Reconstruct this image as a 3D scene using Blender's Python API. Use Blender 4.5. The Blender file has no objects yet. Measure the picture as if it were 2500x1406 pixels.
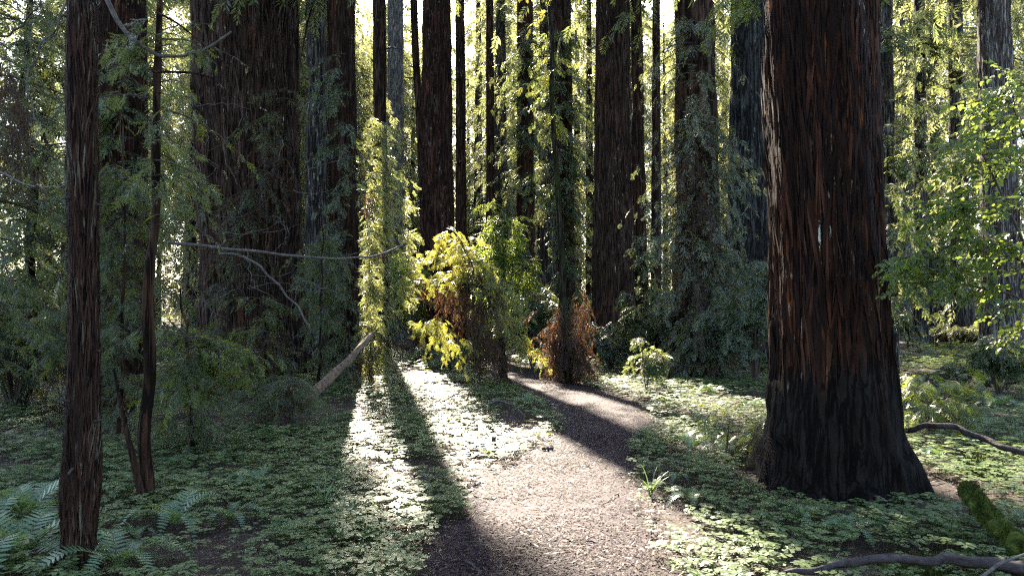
import bpy, math
import numpy as np
from mathutils import Vector

R = np.random.default_rng(11)
SC = bpy.context.scene
COL = SC.collection
D2R = math.radians
Z3 = np.array([0., 0., 1.])

# ------------------------------------------------------------------ camera geometry
FPX, EYE, PITCH = 1800.0, 1.6, D2R(2.45)

def ray(px, py):
    cx, cy = (px - 1250.0) / FPX, (703.0 - py) / FPX
    c, s = math.cos(PITCH), math.sin(PITCH)
    return np.array([cx, c - s * cy, s + c * cy])

def at(px, py, d):
    r = ray(px, py)
    k = d / r[1]
    return np.array([r[0] * k, d, EYE + r[2] * k])

def gnd(px, py):
    r = ray(px, py)
    k = -EYE / r[2]
    return np.array([r[0] * k, r[1] * k, 0.0])

# ------------------------------------------------------------------ noise
LAT = np.random.default_rng(3).random((64, 64, 64))

def vn(x, y, z):
    x, y, z = np.broadcast_arrays(np.asarray(x, float), np.asarray(y, float), np.asarray(z, float))
    xi, yi, zi = np.floor(x).astype(int), np.floor(y).astype(int), np.floor(z).astype(int)
    fx, fy, fz = x - xi, y - yi, z - zi
    fx, fy, fz = [t * t * (3 - 2 * t) for t in (fx, fy, fz)]
    x0, y0, z0, x1, y1, z1 = xi & 63, yi & 63, zi & 63, (xi + 1) & 63, (yi + 1) & 63, (zi + 1) & 63
    def lx(a, b):
        return LAT[x0, a, b] * (1 - fx) + LAT[x1, a, b] * fx
    return (lx(y0, z0) * (1 - fy) + lx(y1, z0) * fy) * (1 - fz) + (lx(y0, z1) * (1 - fy) + lx(y1, z1) * fy) * fz

# ------------------------------------------------------------------ ground shape and trail
PATH_PX = [(1420, 1035, 1660), (1300, 1085, 1600), (1200, 1150, 1560), (1150, 1195, 1530), (1100, 1300, 1560),
           (1050, 1365, 1610), (1000, 1335, 1590), (965, 1280, 1500), (940, 1240, 1410), (925, 1215, 1350)]
_pl = np.array([gnd(l, y) for y, l, r in PATH_PX])
_pr = np.array([gnd(r, y) for y, l, r in PATH_PX])
P_D = np.concatenate([[-4.0], _pl[:, 1], [23., 26., 30., 36., 46., 60.]])
P_C = np.concatenate([[-.05], (_pl[:, 0] + _pr[:, 0]) / 2, [-.2, -.75, -2.2, -5.5, -12., -22.]])
P_W = np.concatenate([[.8], (_pr[:, 0] - _pl[:, 0]) / 2, [.75, .75, .75, .75, .75, .75]])

def path_dist(x, y):
    """distance from the trail edge, negative on the trail"""
    return np.abs(x - np.interp(y, P_D, P_C)) - np.interp(y, P_D, P_W)

def gh(x, y):
    x = np.asarray(x, float); y = np.asarray(y, float)
    far = np.clip((np.hypot(x, y) - 8) / 25, 0, 1)
    h = (vn(x * .45 + 9, y * .45 + 5, 1.5) - .5) * (.10 + .25 * far)
    h = h + (vn(x * .09 + 3, y * .09 + 8, 4.5) - .5) * 1.0 * far
    pd = path_dist(x, y)
    k = np.clip(pd / 1.2, 0, 1)
    k = k * k * (3 - 2 * k)
    h = h * k + .03 * k
    return h + np.clip((y - 70) / 200, 0, 1) * 9.0 + np.clip((np.abs(x) - 60) / 200, 0, 1) * 8.0

def on_ground(px, py, dz=0.):
    p = gnd(px, py)
    p[2] = gh(p[0], p[1]) + dz
    return p

# ------------------------------------------------------------------ the sun and the gaps it comes through
EL, AZ = D2R(36), D2R(-11.75)
SUN = np.array([math.sin(AZ) * math.cos(EL), math.cos(AZ) * math.cos(EL), math.sin(EL)])
E1 = np.cross(SUN, Z3); E1 /= np.linalg.norm(E1)
E2 = np.cross(E1, SUN)

def uv(p):
    return np.stack([p @ E1, p @ E2], -1)

GAPS = [[(1125, 1480), (1050, 1330), (965, 1260), (905, 1215), (868, 1120), (890, 1030), (950, 960), (960, 905), (1130, 900), (1240, 955),
         (1370, 1000), (1360, 1060), (1330, 1108), (1540, 1160), (1640, 1205), (1850, 1270), (2060, 1330), (2120, 1480)],
        [(1350, 930), (1540, 945), (1700, 955), (1880, 985), (1890, 1090), (1760, 1080), (1610, 1020), (1450, 985), (1390, 960)],
        [(1180, 884), (1340, 884), (1340, 916), (1180, 916)],
        [(2215, 1160), (2520, 1130), (2560, 1270), (2300, 1240)],
        [(2240, 1030), (2540, 1010), (2540, 1070), (2250, 1085)]]
GAP_UV = [np.array([uv(gnd(*q)) for q in g]) for g in GAPS]
GAP_C = [(1110, 560, 14.6, 1.0), (1050, 640, 14.6, 1.0), (1180, 660, 14.6, .9), (1090, 760, 14.6, .9), (1100, 850, 14.6, .6), (1200, 770, 14.6, .8),
         (935, 340, 17.5, .9), (940, 450, 17.5, .9), (945, 560, 17.5, .9), (940, 680, 17.5, .7), (930, 790, 17.5, .7), (910, 900, 17.5, .6),
         (1385, 770, 18.5, .6), (1400, 850, 18.5, .5), (1575, 860, 15.5, .45), (1630, 430, 18.5, .8), (1580, 560, 18.5, .5),
         (2330, 600, 6, .9), (2400, 330, 6, .7), (2250, 880, 9, .6)]
GAP_CUV = [(uv(at(a, b, d)), r) for a, b, d, r in GAP_C]

def in_gap(p):
    q = uv(p)
    q = q + (np.stack([vn(q[:, 0] * 2.3, q[:, 1] * 2.3, 1.3), vn(q[:, 0] * 2.3, q[:, 1] * 2.3, 7.7)], -1) - .5) * .5
    m = np.zeros(len(q), bool)
    for poly in GAP_UV:
        x, y = q[:, 0], q[:, 1]
        c = np.zeros(len(q), bool)
        j = len(poly) - 1
        for i in range(len(poly)):
            xi, yi = poly[i]; xj, yj = poly[j]
            t = (yi > y) != (yj > y)
            c ^= t & (x < (xj - xi) * (y - yi) / (yj - yi + 1e-12) + xi)
            j = i
        m |= c
    m &= ~((vn(q[:, 0] * 1.1 + 3, q[:, 1] * 1.1, 4.2) > .63) | (R.random(len(q)) < .04))
    for ctr, r in GAP_CUV:
        m |= ((q - ctr) ** 2).sum(1) < r * r
    return m

def shade_keep(pos, tip):
    """which sprays of the high canopy stay: the openings the sun falls through are left open"""
    g = in_gap(pos) | in_gap(tip) | in_gap((pos + tip) / 2)
    k = pos[:, 2] / SUN[2]
    gd = pos[:, 1] - k * SUN[1]
    far = (gd > 24) & (R.random(len(pos)) < .76)
    q = uv(pos)
    fleck = vn(q[:, 0] * 1.5 + 20, q[:, 1] * 1.5 + 11, 3.3) > .71
    return ~(g | far | fleck)

# ------------------------------------------------------------------ meshes
def mesh_obj(name, V, FM, mats, parent=None, smooth=False, loc=None):
    """V (n,3); FM list of (faces array (m,k), material index); ONE mesh object"""
    V = np.asarray(V, float)
    me = bpy.data.meshes.new(name)
    FM = [(np.asarray(F, int), m) for F, m in FM if len(F)]
    loops = np.concatenate([F.ravel() for F, m in FM])
    sizes = np.concatenate([np.full(len(F), F.shape[1]) for F, m in FM])
    mi = np.concatenate([np.full(len(F), m) for F, m in FM])
    starts = np.concatenate([[0], np.cumsum(sizes)[:-1]])
    me.vertices.add(len(V)); me.vertices.foreach_set('co', V.astype(np.float32).ravel())
    me.loops.add(len(loops)); me.loops.foreach_set('vertex_index', loops.astype(np.int32))
    me.polygons.add(len(sizes)); me.polygons.foreach_set('loop_start', starts.astype(np.int32))
    me.polygons.foreach_set('material_index', mi.astype(np.int32))
    me.polygons.foreach_set('use_smooth', np.full(len(sizes), smooth))
    me.update(calc_edges=True)
    for m in (mats if isinstance(mats, (list, tuple)) else [mats]):
        me.materials.append(m)
    o = bpy.data.objects.new(name, me)
    COL.objects.link(o)
    if parent is not None:
        o.parent = parent
    if loc is not None:
        o.location = loc
    return o

def tag(o, label=None, cat=None, group=None, kind=None):
    if label: o['label'] = label
    if cat: o['category'] = cat
    if group: o['group'] = group
    if kind: o['kind'] = kind
    return o

def thing(name, label, cat, loc, group=None):
    o = bpy.data.objects.new(name, None)
    o.empty_display_size = .2
    o.location = [float(c) for c in loc]
    COL.objects.link(o)
    return tag(o, label, cat, group)

def copy_tree(src, loc, rz, s, label, group=None):
    r = src.copy(); COL.objects.link(r)
    r.location = [float(c) for c in loc]; r.rotation_euler = (0, 0, rz); r.scale = (s, s, s)
    r['label'] = label
    if group: r['group'] = group
    for ch in list(src.children):
        c = ch.copy(); COL.objects.link(c); c.parent = r
    return r

class MB:
    """gathers pieces of ONE mesh"""
    def __init__(self):
        self.V, self.F, self.n = [], [], 0
    def add(self, V, FM):
        if len(V) == 0: return
        self.V.append(V)
        for F, m in FM:
            if len(F): self.F.append((np.asarray(F, int) + self.n, m))
        self.n += len(V)
    def build(self, name, mats, parent=None, org=None, smooth=False):
        V = np.concatenate(self.V)
        if org is not None: V = V - np.asarray(org)
        return mesh_obj(name, V, self.F, mats, parent, smooth)

def norm(a):
    return a / (np.linalg.norm(a, axis=-1, keepdims=True) + 1e-9)

def tubes(P, Rad, sides=5):
    """P (nb,k,3) polylines, Rad (nb,k): one array of tubes"""
    P = np.asarray(P, float); Rad = np.asarray(Rad, float)
    nb, k, _ = P.shape
    T = np.gradient(P, axis=1)
    T = norm(T)
    ref = np.where(np.abs(T[..., 2:3]) > .8, np.array([1., .13, 0]), Z3)
    A = norm(np.cross(T, ref)); B = np.cross(T, A)
    th = np.arange(sides) * 2 * np.pi / sides
    V = P[:, :, None, :] + Rad[:, :, None, None] * (np.cos(th)[:, None] * A[:, :, None, :] + np.sin(th)[:, None] * B[:, :, None, :])
    V = V.reshape(-1, 3)
    i, j, s = np.meshgrid(np.arange(nb), np.arange(k - 1), np.arange(sides), indexing='ij')
    b = (i * k + j) * sides
    s2 = (s + 1) % sides
    F = np.stack([b + s, b + s2, b + sides + s2, b + sides + s], -1).reshape(-1, 4)
    return V, F

def curve_pts(pts, n):
    """smooth resample of a polyline"""
    pts = np.asarray(pts, float)
    t = np.concatenate([[0], np.cumsum(np.linalg.norm(np.diff(pts, axis=0), axis=1))])
    u = np.linspace(0, t[-1], n)
    out = np.stack([np.interp(u, t, pts[:, c]) for c in range(3)], -1)
    for _ in range(2):
        out[1:-1] = (out[:-2] + 2 * out[1:-1] + out[2:]) / 4
    return out

def rough_tube(pts, r0, r1, n=40, sides=12, bump=.18, seed=0., flat_end=True, wig=.0):
    """a limb, log or stick: bent, knobbly, closed at both ends"""
    P = curve_pts(pts, n)
    s = np.linspace(0, 1, n)
    if wig:
        P = P + wig * (np.stack([vn(s * 9, 1.1, seed), vn(s * 9, 5.3, seed), vn(s * 9, 9.7, seed)], -1) - .5)
    r = r0 + (r1 - r0) * s
    V, F = tubes(P[None], r[None], sides)
    V = V.reshape(n, sides, 3)
    ang = np.arange(sides) * 2 * np.pi / sides
    q = vn(np.cos(ang)[None] * 1.7 + seed, np.sin(ang)[None] * 1.7, (s * 14)[:, None] + seed) - .5
    V = P[:, None] + (V - P[:, None]) * (1 + 2 * bump * q)[..., None]
    V = V.reshape(-1, 3)
    nv = len(V)
    V = np.concatenate([V, [P[0]], [P[-1]]])
    k = np.arange(sides); k2 = (k + 1) % sides
    b = (n - 1) * sides
    T = np.concatenate([np.stack([np.full(sides, nv), k2, k], -1), np.stack([np.full(sides, nv + 1), b + k, b + k2], -1)])
    return V, F, T

# ------------------------------------------------------------------ leaf templates (unit sprays along +X, flat in XY)
def tpl_strip(p, d, w, up, bend=0., teeth=0):
    """one leafy branchlet as a narrow blade"""
    d = norm(np.asarray(d, float)); L = np.linalg.norm(d)
    return p, d

def make_spray(rng, pairs=8, near=False, droop=.22, wid=.055):
    V, FL, FT = [], [], []
    n = 0
    def blade(p, d, L, w, up):
        nonlocal n
        d = norm(d); side = norm(np.cross(up, d)); nrm = np.cross(d, side)
        if not near:
            pts = [p, p + d * L * .45 + side * w - nrm * L * .02, p + d * L - nrm * L * .12, p + d * L * .5 - side * w - nrm * L * .02]
            V.extend(pts); FL.append([n, n + 1, n + 2, n + 3]); n += 4
        else:
            m = 7
            for q in range(m):
                t = (q + .3) / m
                c = p + d * L * t - nrm * L * .12 * t * t
                ww = w * 1.25 * math.sin(math.pi * min(1, .22 + .78 * t) ** .8) ** .5 if t < .98 else w * .3
                ww *= rng.uniform(.8, 1.15)
                h = L / m * .36
                for sg in (-1, 1):
                    tip = c + side * sg * ww + d * h * 2.0
                    V.extend([c - d * h, tip - d * h * .35, tip + d * h * .3, c + d * h])
                    FL.append([n, n + 1, n + 2, n + 3]); n += 4
    # axis
    ax = lambda t: np.array([t, .05 * math.sin(3 * t), -droop * t * t])
    for a, b in ((0, .5), (.5, 1.)):
        p, q = ax(a), ax(b)
        w = np.array([0, .008, 0]); V.extend([p - w, q - w * .7, q + w * .7, p + w]); FT.append([n, n + 1, n + 2, n + 3]); n += 4
    for i in range(pairs):
        t = .12 + .86 * (i + rng.uniform(-.25, .25)) / pairs
        t = min(max(t, .05), .97)
        for sg in (-1, 1):
            if rng.random() < .1: continue
            L = (.42 * (1 - .5 * t) + .06) * rng.uniform(.7, 1.2)
            a = sg * D2R(rng.uniform(38, 62))
            d = np.array([math.cos(a), math.sin(a), rng.uniform(-.35, .08)])
            blade(ax(t), d, L, wid * rng.uniform(.8, 1.2), norm(np.array([rng.uniform(-.3, .3), rng.uniform(-.3, .3), 1.])))
    blade(ax(.93), np.array([1, 0, -.3]), .22, wid, Z3)
    return np.array(V), np.array(FL), np.array(FT)

def make_leafy(rng, n_leaf=9, size=.26, droop=.15):
    """twig with broad oval leaves, each folded along its midrib"""
    V, FL, FT = [], [], []
    n = 0
    ax = lambda t: np.array([t, .06 * math.sin(4 * t), -droop * t * t])
    for a, b in ((0, .5), (.5, 1.)):
        p, q = ax(a), ax(b); w = np.array([0, .009, 0])
        V.extend([p - w, q - w * .6, q + w * .6, p + w]); FT.append([n, n + 1, n + 2, n + 3]); n += 4
    for i in range(n_leaf):
        t = .1 + .9 * i / (n_leaf - 1)
        a = (1 if i % 2 else -1) * D2R(rng.uniform(30, 75)) * (0.15 if i == n_leaf - 1 else 1)
        d = norm(np.array([math.cos(a), math.sin(a), rng.uniform(-.5, .05)]))
        up = norm(np.array([rng.uniform(-.4, .4), rng.uniform(-.4, .4), 1.]))
        s = norm(np.cross(up, d)); nr = np.cross(d, s)
        L = size * rng.uniform(.7, 1.2); w = L * .36
        p = ax(t) + d * L * .12
        b1, m1, m2, tip = p, p + d * L * .33, p + d * L * .7, p + d * L - nr * L * .1
        for sg in (-1, 1):
            e1 = p + d * L * .3 + s * sg * w + nr * w * .35
            e2 = p + d * L * .7 + s * sg * w * .85 + nr * w * .2
            V.extend([b1, e1, m1, e2, m2, tip])
            FL.append([n, n + 1, n + 3, n + 2] if sg > 0 else [n, n + 2, n + 3, n + 1])
            FL.append([n + 2, n + 3, n + 5, n + 4] if sg > 0 else [n + 2, n + 4, n + 5, n + 3])
            n += 6
    return np.array(V), np.array(FL), np.array(FT)

_tr = np.random.default_rng(21)
SPRAY = [make_spray(_tr, 7, droop=_tr.uniform(.15, .4)) for _ in range(8)]
SPRAY_NEAR = [make_spray(_tr, 7, True, droop=_tr.uniform(.15, .4), wid=.045) for _ in range(8)]
SPRAY_THIN = [make_spray(_tr, 6, droop=_tr.uniform(.2, .45), wid=.028) for _ in range(6)]
def make_tassel(rng, n_side=13, wid=.016):
    """hanging strand of dead needles: a long axis with short drooping side twigs"""
    V, FL, FT = [], [], []
    n = 0
    ph = rng.uniform(0, 6)
    ax = lambda t: np.array([t, .09 * math.sin(4 * t + ph), .07 * math.sin(5 * t + 2 * ph)])
    for i in range(5):
        p, q = ax(i / 5), ax((i + 1) / 5); w = np.array([0, .007, 0])
        V.extend([p - w, q - w * .8, q + w * .8, p + w]); FT.append([n, n + 1, n + 2, n + 3]); n += 4
    for i in range(n_side):
        t = .08 + .92 * i / n_side; p = ax(t)
        a = rng.uniform(0, 6.28); d = norm(np.array([rng.uniform(.6, 1.2), math.cos(a) * .7, math.sin(a) * .7]))
        L = rng.uniform(.07, .2) * (1.1 - .5 * t); s_ = norm(np.cross(d, [rng.normal(), rng.normal(), rng.normal()])) * wid * rng.uniform(.6, 1.2)
        V.extend([p, p + d * L * .5 + s_, p + d * L + np.array([.04, 0, 0]), p + d * L * .5 - s_]); FL.append([n, n + 1, n + 2, n + 3]); n += 4
    return np.array(V), np.array(FL), np.array(FT)

TASSEL = [make_tassel(_tr) for _ in range(8)]
SPRAY_MID = [make_spray(_tr, 9, droop=_tr.uniform(.25, .6), wid=.036) for _ in range(8)]
SPRAY_FAR = [make_spray(_tr, 8, droop=_tr.uniform(.2, .5), wid=.042) for _ in range(6)]
LEAFY = [make_leafy(_tr) for _ in range(6)]
LEAFY_SMALL = [make_leafy(_tr, 13, .15) for _ in range(6)]

def inst(mb, tpl, pos, d, up, scale, ml=0, mt=1):
    n = len(pos)
    if n == 0: return
    X = norm(d); Y = norm(np.cross(up, X)); Zv = np.cross(X, Y)
    pick = R.integers(0, len(tpl), n)
    for k, (V, FL, FT) in enumerate(tpl):
        ix = np.nonzero(pick == k)[0]
        if not len(ix): continue
        s = scale[ix][:, None, None]
        W = pos[ix][:, None] + s * (V[None, :, 0:1] * X[ix][:, None] + V[None, :, 1:2] * Y[ix][:, None] + V[None, :, 2:3] * Zv[ix][:, None])
        off = (np.arange(len(ix)) * len(V))[:, None, None]
        mb.add(W.reshape(-1, 3), [((FL[None] + off).reshape(-1, FL.shape[1]), ml), ((FT[None] + off).reshape(-1, 4), mt)])

def boughs(mb, P0, az, L, rise, droop, ns, sc, tpl, ml=0, mt=1, limb=.011, keep=None, spread=.8, hang=.25, jit=.25):
    """limbs from P0 heading az, hung with alternating sprays"""
    P0 = np.asarray(P0, float); nb = len(P0)
    if nb == 0: return
    f = lambda a: np.broadcast_to(np.asarray(a, float), (nb,))
    az, L, rise, droop, sc = f(az), f(L), f(rise), f(droop), f(sc)
    dh = np.stack([np.cos(az), np.sin(az), 0 * az], -1)
    lat = np.stack([-np.sin(az), np.cos(az), 0 * az], -1)
    bow = R.uniform(-.25, .25, nb)
    def pt(t):
        return (P0[:, None] + dh[:, None] * (L[:, None] * t)[..., None] + lat[:, None] * ((bow * L)[:, None] * t * t)[..., None]
                + Z3 * ((rise[:, None] * t - droop[:, None] * t * t) * L[:, None])[..., None])
    t = np.linspace(.16, 1, ns)[None] + R.uniform(-.06, .06, (nb, ns))
    pos = pt(t)
    tang = norm(dh[:, None] + lat[:, None] * (2 * bow[:, None] * t)[..., None] + Z3 * (rise[:, None] - 2 * droop[:, None] * t)[..., None])
    sgn = np.where(np.arange(ns) % 2 == 0, 1., -1.)[None] * np.where(R.random((nb, 1)) < .5, 1, -1)
    d = tang * .6 + lat[:, None] * (sgn * spread * (1.05 - .75 * t))[..., None] - Z3 * hang + R.normal(0, jit, (nb, ns, 3))
    up = Z3 + R.normal(0, .35, (nb, ns, 3))
    s = sc[:, None] * (1.1 - .45 * t) * R.uniform(.7, 1.25, (nb, ns))
    pos, d, up, s = pos.reshape(-1, 3), norm(d.reshape(-1, 3)), up.reshape(-1, 3), s.ravel()
    if keep is not None:
        k = keep(pos, pos + d * s[:, None])
        pos, d, up, s = pos[k], d[k], up[k], s[k]
    inst(mb, tpl, pos, d, up, s, ml, mt)
    if limb:
        tt = np.linspace(0, 1, 6)[None].repeat(nb, 0)
        rad = (limb * L)[:, None] * (1.05 - tt)
        if keep is not None:
            q = pt(tt); m = keep(q[:, 2], q[:, 5]); 
            V, F = tubes(q[m], np.maximum(rad[m], .003), 4)
        else:
            V, F = tubes(pt(tt), np.maximum(rad, .003), 4)
        mb.add(V, [(F, mt)])

def tassels(mb, A, B, n, jit, sc, slot=1, mt=2, tilt=.22):
    P = along(A, B, n, jit)
    inst(mb, TASSEL, P, -Z3 + R.normal(0, tilt, (n, 3)), R.normal(0, 1, (n, 3)), sc * R.uniform(.5, 1.3, n), slot, mt)

def along(A, B, n, jit=0.):
    t = R.random(n)[:, None]
    return np.asarray(A) * (1 - t) + np.asarray(B) * t + R.normal(0, 1, (n, 3)) * jit

# ------------------------------------------------------------------ materials
def nmat(name):
    m = bpy.data.materials.new(name); m.use_nodes = True
    nt = m.node_tree; nt.nodes.clear()
    out = nt.nodes.new('ShaderNodeOutputMaterial')
    return m, nt, out

def nd(nt, t, **kw):
    n = nt.nodes.new(t)
    for k, v in kw.items():
        if k in n.inputs: n.inputs[k].default_value = v
        else: setattr(n, k, v)
    return n

def ramp(nt, fac, stops, interp='LINEAR'):
    r = nt.nodes.new('ShaderNodeValToRGB'); r.color_ramp.interpolation = interp
    e = r.color_ramp.elements
    while len(e) < len(stops): e.new(.5)
    for el, (p, c) in zip(e, stops):
        el.position = p; el.color = (*c, 1) if len(c) == 3 else c
    nt.links.new(fac, r.inputs['Fac'])
    return r.outputs['Color']

def mixc(nt, fac, a, b, mode='MIX'):
    m = nt.nodes.new('ShaderNodeMix'); m.data_type = 'RGBA'; m.blend_type = mode
    for sock, v in ((m.inputs[0], fac), (m.inputs[6], a), (m.inputs[7], b)):
        if hasattr(v, 'links'): nt.links.new(v, sock)
        else: sock.default_value = v if not isinstance(v, tuple) else ((*v, 1) if len(v) == 3 else v)
    return m.outputs[2]

def math_n(nt, op, a, b=None, clamp=False):
    m = nt.nodes.new('ShaderNodeMath'); m.operation = op; m.use_clamp = clamp
    for i, v in enumerate((a, b)):
        if v is None: continue
        if hasattr(v, 'links'): nt.links.new(v, m.inputs[i])
        else: m.inputs[i].default_value = v
    return m.outputs[0]

def noise(nt, vec, scale, detail=3., rough=.55, dist=0.):
    n = nd(nt, 'ShaderNodeTexNoise', Scale=scale, Detail=detail, Roughness=rough, Distortion=dist)
    nt.links.new(vec, n.inputs['Vector'])
    return n.outputs['Fac']

def obj_coords(nt, scale=(1, 1, 1)):
    tc = nt.nodes.new('ShaderNodeTexCoord'); oi = nt.nodes.new('ShaderNodeObjectInfo')
    off = math_n(nt, 'MULTIPLY', oi.outputs['Random'], 37.0)
    add = nd(nt, 'ShaderNodeVectorMath', operation='ADD')
    nt.links.new(tc.outputs['Object'], add.inputs[0]); nt.links.new(off, add.inputs[1])
    mp = nd(nt, 'ShaderNodeMapping', Scale=scale)
    nt.links.new(add.outputs[0], mp.inputs['Vector'])
    return mp.outputs['Vector'], tc

def bark(name, deep, mid, warm, grey, warm_amt=.5, grey_amt=.5, lichen=.5, fine=24., char_z=None, lich_col=(.42, .44, .34), moss=0.):
    m, nt, out = nmat(name)
    v1, tc = obj_coords(nt, (1, 1, .08))
    v2, _ = obj_coords(nt, (1, 1, .18))
    v3, _ = obj_coords(nt, (1, 1, .15))
    fib = noise(nt, v1, fine, 5, .65, .3)
    patch = noise(nt, v2, 2.6, 3, .6)
    patch2 = noise(nt, v2, 4.1, 3, .6, .4)
    c = ramp(nt, fib, [(.32, deep), (.5, mid), (.68, tuple(1.7 * x for x in mid))])
    ck = math_n(nt, 'ABSOLUTE', math_n(nt, 'SUBTRACT', noise(nt, v1, fine * .5, 4, .6, .5), .5))
    crack = ramp(nt, ck, [(.012, (0, 0, 0)), (.06, (1, 1, 1))])
    wm = ramp(nt, patch, [(.62 - .25 * warm_amt, (0, 0, 0)), (.78 - .2 * warm_amt, (1, 1, 1))])
    wf = ramp(nt, noise(nt, v1, fine * .55, 3, .6), [(.44, (0, 0, 0)), (.62, (1, 1, 1))])
    c = mixc(nt, mixc(nt, 1., wm, wf, 'MULTIPLY'), c, warm)
    gm = ramp(nt, patch2, [(.66 - .3 * grey_amt, (0, 0, 0)), (.82 - .25 * grey_amt, (1, 1, 1))])
    gf = ramp(nt, noise(nt, v1, fine * .8, 3, .6, .2), [(.4, (0, 0, 0)), (.64, (1, 1, 1))])
    c = mixc(nt, mixc(nt, 1., gm, gf, 'MULTIPLY'), c, grey)
    lz = noise(nt, v3, fine * 1.1, 5, .7)
    lp = ramp(nt, noise(nt, v2, 1.7, 4, .65), [(.50, (0, 0, 0)), (.60, (1, 1, 1))])
    lm = ramp(nt, lz, [(.63 - .07 * lichen, (0, 0, 0)), (.66 - .07 * lichen, (1, 1, 1))])
    c = mixc(nt, mixc(nt, 1., lm, lp, 'MULTIPLY'), c, lich_col)
    if moss:
        mm = ramp(nt, noise(nt, v2, 5., 4, .6), [(.62 - .3 * moss, (0, 0, 0)), (.72 - .2 * moss, (1, 1, 1))])
        c = mixc(nt, mm, c, (.034, .042, .010))
    if char_z is not None:
        sx = nt.nodes.new('ShaderNodeSeparateXYZ'); nt.links.new(tc.outputs['Object'], sx.inputs[0])
        hz = math_n(nt, 'SUBTRACT', char_z + .25, sx.outputs['Z'])
        wob = math_n(nt, 'MULTIPLY', math_n(nt, 'SUBTRACT', patch, .5), 3.2)
        ch = math_n(nt, 'MULTIPLY', math_n(nt, 'ADD', hz, wob), 1.9, True)
        cc = ramp(nt, noise(nt, v2, 9., 4, .7), [(.35, (.005, .004, .0035)), (.7, (.020, .016, .015))])
        c = mixc(nt, ch, c, cc)
    c = mixc(nt, crack, deep, c)
    b = nd(nt, 'ShaderNodeBsdfPrincipled', Roughness=.85)
    b.inputs['Specular IOR Level'].default_value = .07
    nt.links.new(c, b.inputs['Base Color'])
    bp = nd(nt, 'ShaderNodeBump', Strength=1., Distance=.05)
    hgt = math_n(nt, 'ADD', fib, math_n(nt, 'MULTIPLY', crack, .5))
    nt.links.new(hgt, bp.inputs['Height']); nt.links.new(bp.outputs[0], b.inputs['Normal'])
    nt.links.new(b.outputs[0], out.inputs['Surface'])
    return m

def leaf(name, stops, trans, tfac=.45, rough=.38, spec=.5, wi=.7, wb=.45, bs=1.1):
    """stops: colour per leaf; trans: colour of the light coming through"""
    m, nt, out = nmat(name)
    g = nt.nodes.new('ShaderNodeNewGeometry')
    tc = nt.nodes.new('ShaderNodeTexCoord')
    mp_ = nd(nt, 'ShaderNodeMapping', Scale=(1, 1, .3 if wi < .6 else 1)); nt.links.new(tc.outputs['Object'], mp_.inputs['Vector'])
    big = noise(nt, mp_.outputs[0], bs, 3, .6)
    f = math_n(nt, 'ADD', math_n(nt, 'MULTIPLY', g.outputs['Random Per Island'], wi), math_n(nt, 'MULTIPLY', big, wb))
    f = math_n(nt, 'SUBTRACT', f, .07)
    c = ramp(nt, f, stops)
    b = nd(nt, 'ShaderNodeBsdfPrincipled', Roughness=rough)
    b.inputs['Specular IOR Level'].default_value = spec
    nt.links.new(c, b.inputs['Base Color'])
    t = nt.nodes.new('ShaderNodeBsdfTranslucent')
    tcol = ramp(nt, f, trans)
    nt.links.new(tcol, t.inputs['Color'])
    mx = nd(nt, 'ShaderNodeMixShader', Fac=tfac)
    nt.links.new(b.outputs[0], mx.inputs[1]); nt.links.new(t.outputs[0], mx.inputs[2])
    nt.links.new(mx.outputs[0], out.inputs['Surface'])
    return m

def simple(name, c1, c2, scale=8., rough=.8, spec=.3, bump=.3, stretch=(1, 1, 1)):
    m, nt, out = nmat(name)
    v, _ = obj_coords(nt, stretch)
    n = noise(nt, v, scale, 5, .65)
    b = nd(nt, 'ShaderNodeBsdfPrincipled', Roughness=rough)
    b.inputs['Specular IOR Level'].default_value = spec
    nt.links.new(ramp(nt, n, [(.3, c1), (.7, c2)]), b.inputs['Base Color'])
    bp = nd(nt, 'ShaderNodeBump', Strength=bump, Distance=.02)
    nt.links.new(n, bp.inputs['Height']); nt.links.new(bp.outputs[0], b.inputs['Normal'])
    nt.links.new(b.outputs[0], out.inputs['Surface'])
    return m

M = {}
M['bark_hero'] = bark('bark_hero', (.003, .002, .002), (.026, .0105, .0065), (.20, .062, .021), (.04, .022, .016), .62, .3, .78, 24, 1.05, (.5, .5, .42))
M['bark_front'] = bark('bark_front', (.005, .004, .004), (.018, .008, .006), (.06, .02, .012), (.12, .115, .09), .6, .6, .85, 42, None, (.36, .37, .29))
M['bark_brown'] = bark('bark_brown', (.006, .004, .003), (.036, .020, .014), (.11, .046, .026), (.12, .10, .085), .6, .3, .3, 18)
M['bark_grey'] = bark('bark_grey', (.010, .009, .008), (.045, .037, .034), (.08, .045, .032), (.17, .16, .14), .35, .8, .7, 20)
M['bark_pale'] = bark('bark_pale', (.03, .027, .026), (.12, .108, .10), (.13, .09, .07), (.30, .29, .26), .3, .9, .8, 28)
M['bark_blue_shade'] = bark('bark_blue_shade', (.006, .006, .006), (.034, .034, .033), (.055, .04, .032), (.095, .10, .095), .25, .7, .4, 18)  # cool grey tint puts the bluish shade on this trunk into its colour
M['bark_red'] = bark('bark_red', (.008, .005, .004), (.045, .022, .016), (.12, .048, .028), (.12, .09, .08), .65, .25, .2, 20)
M['bark_moss'] = bark('bark_moss', (.008, .007, .005), (.03, .026, .018), (.05, .035, .02), (.09, .09, .06), .3, .5, .5, 40, None, (.25, .27, .16), .6)
M['twig'] = simple('twig', (.022, .016, .012), (.07, .052, .042), 30)
M['dead_wood'] = simple('dead_wood', (.03, .024, .022), (.13, .115, .105), 22, stretch=(1, 1, 1))
M['old_log'] = simple('old_log', (.02, .013, .010), (.20, .13, .09), 22, .85, .25, 1., (1, 1, 1))
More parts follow.
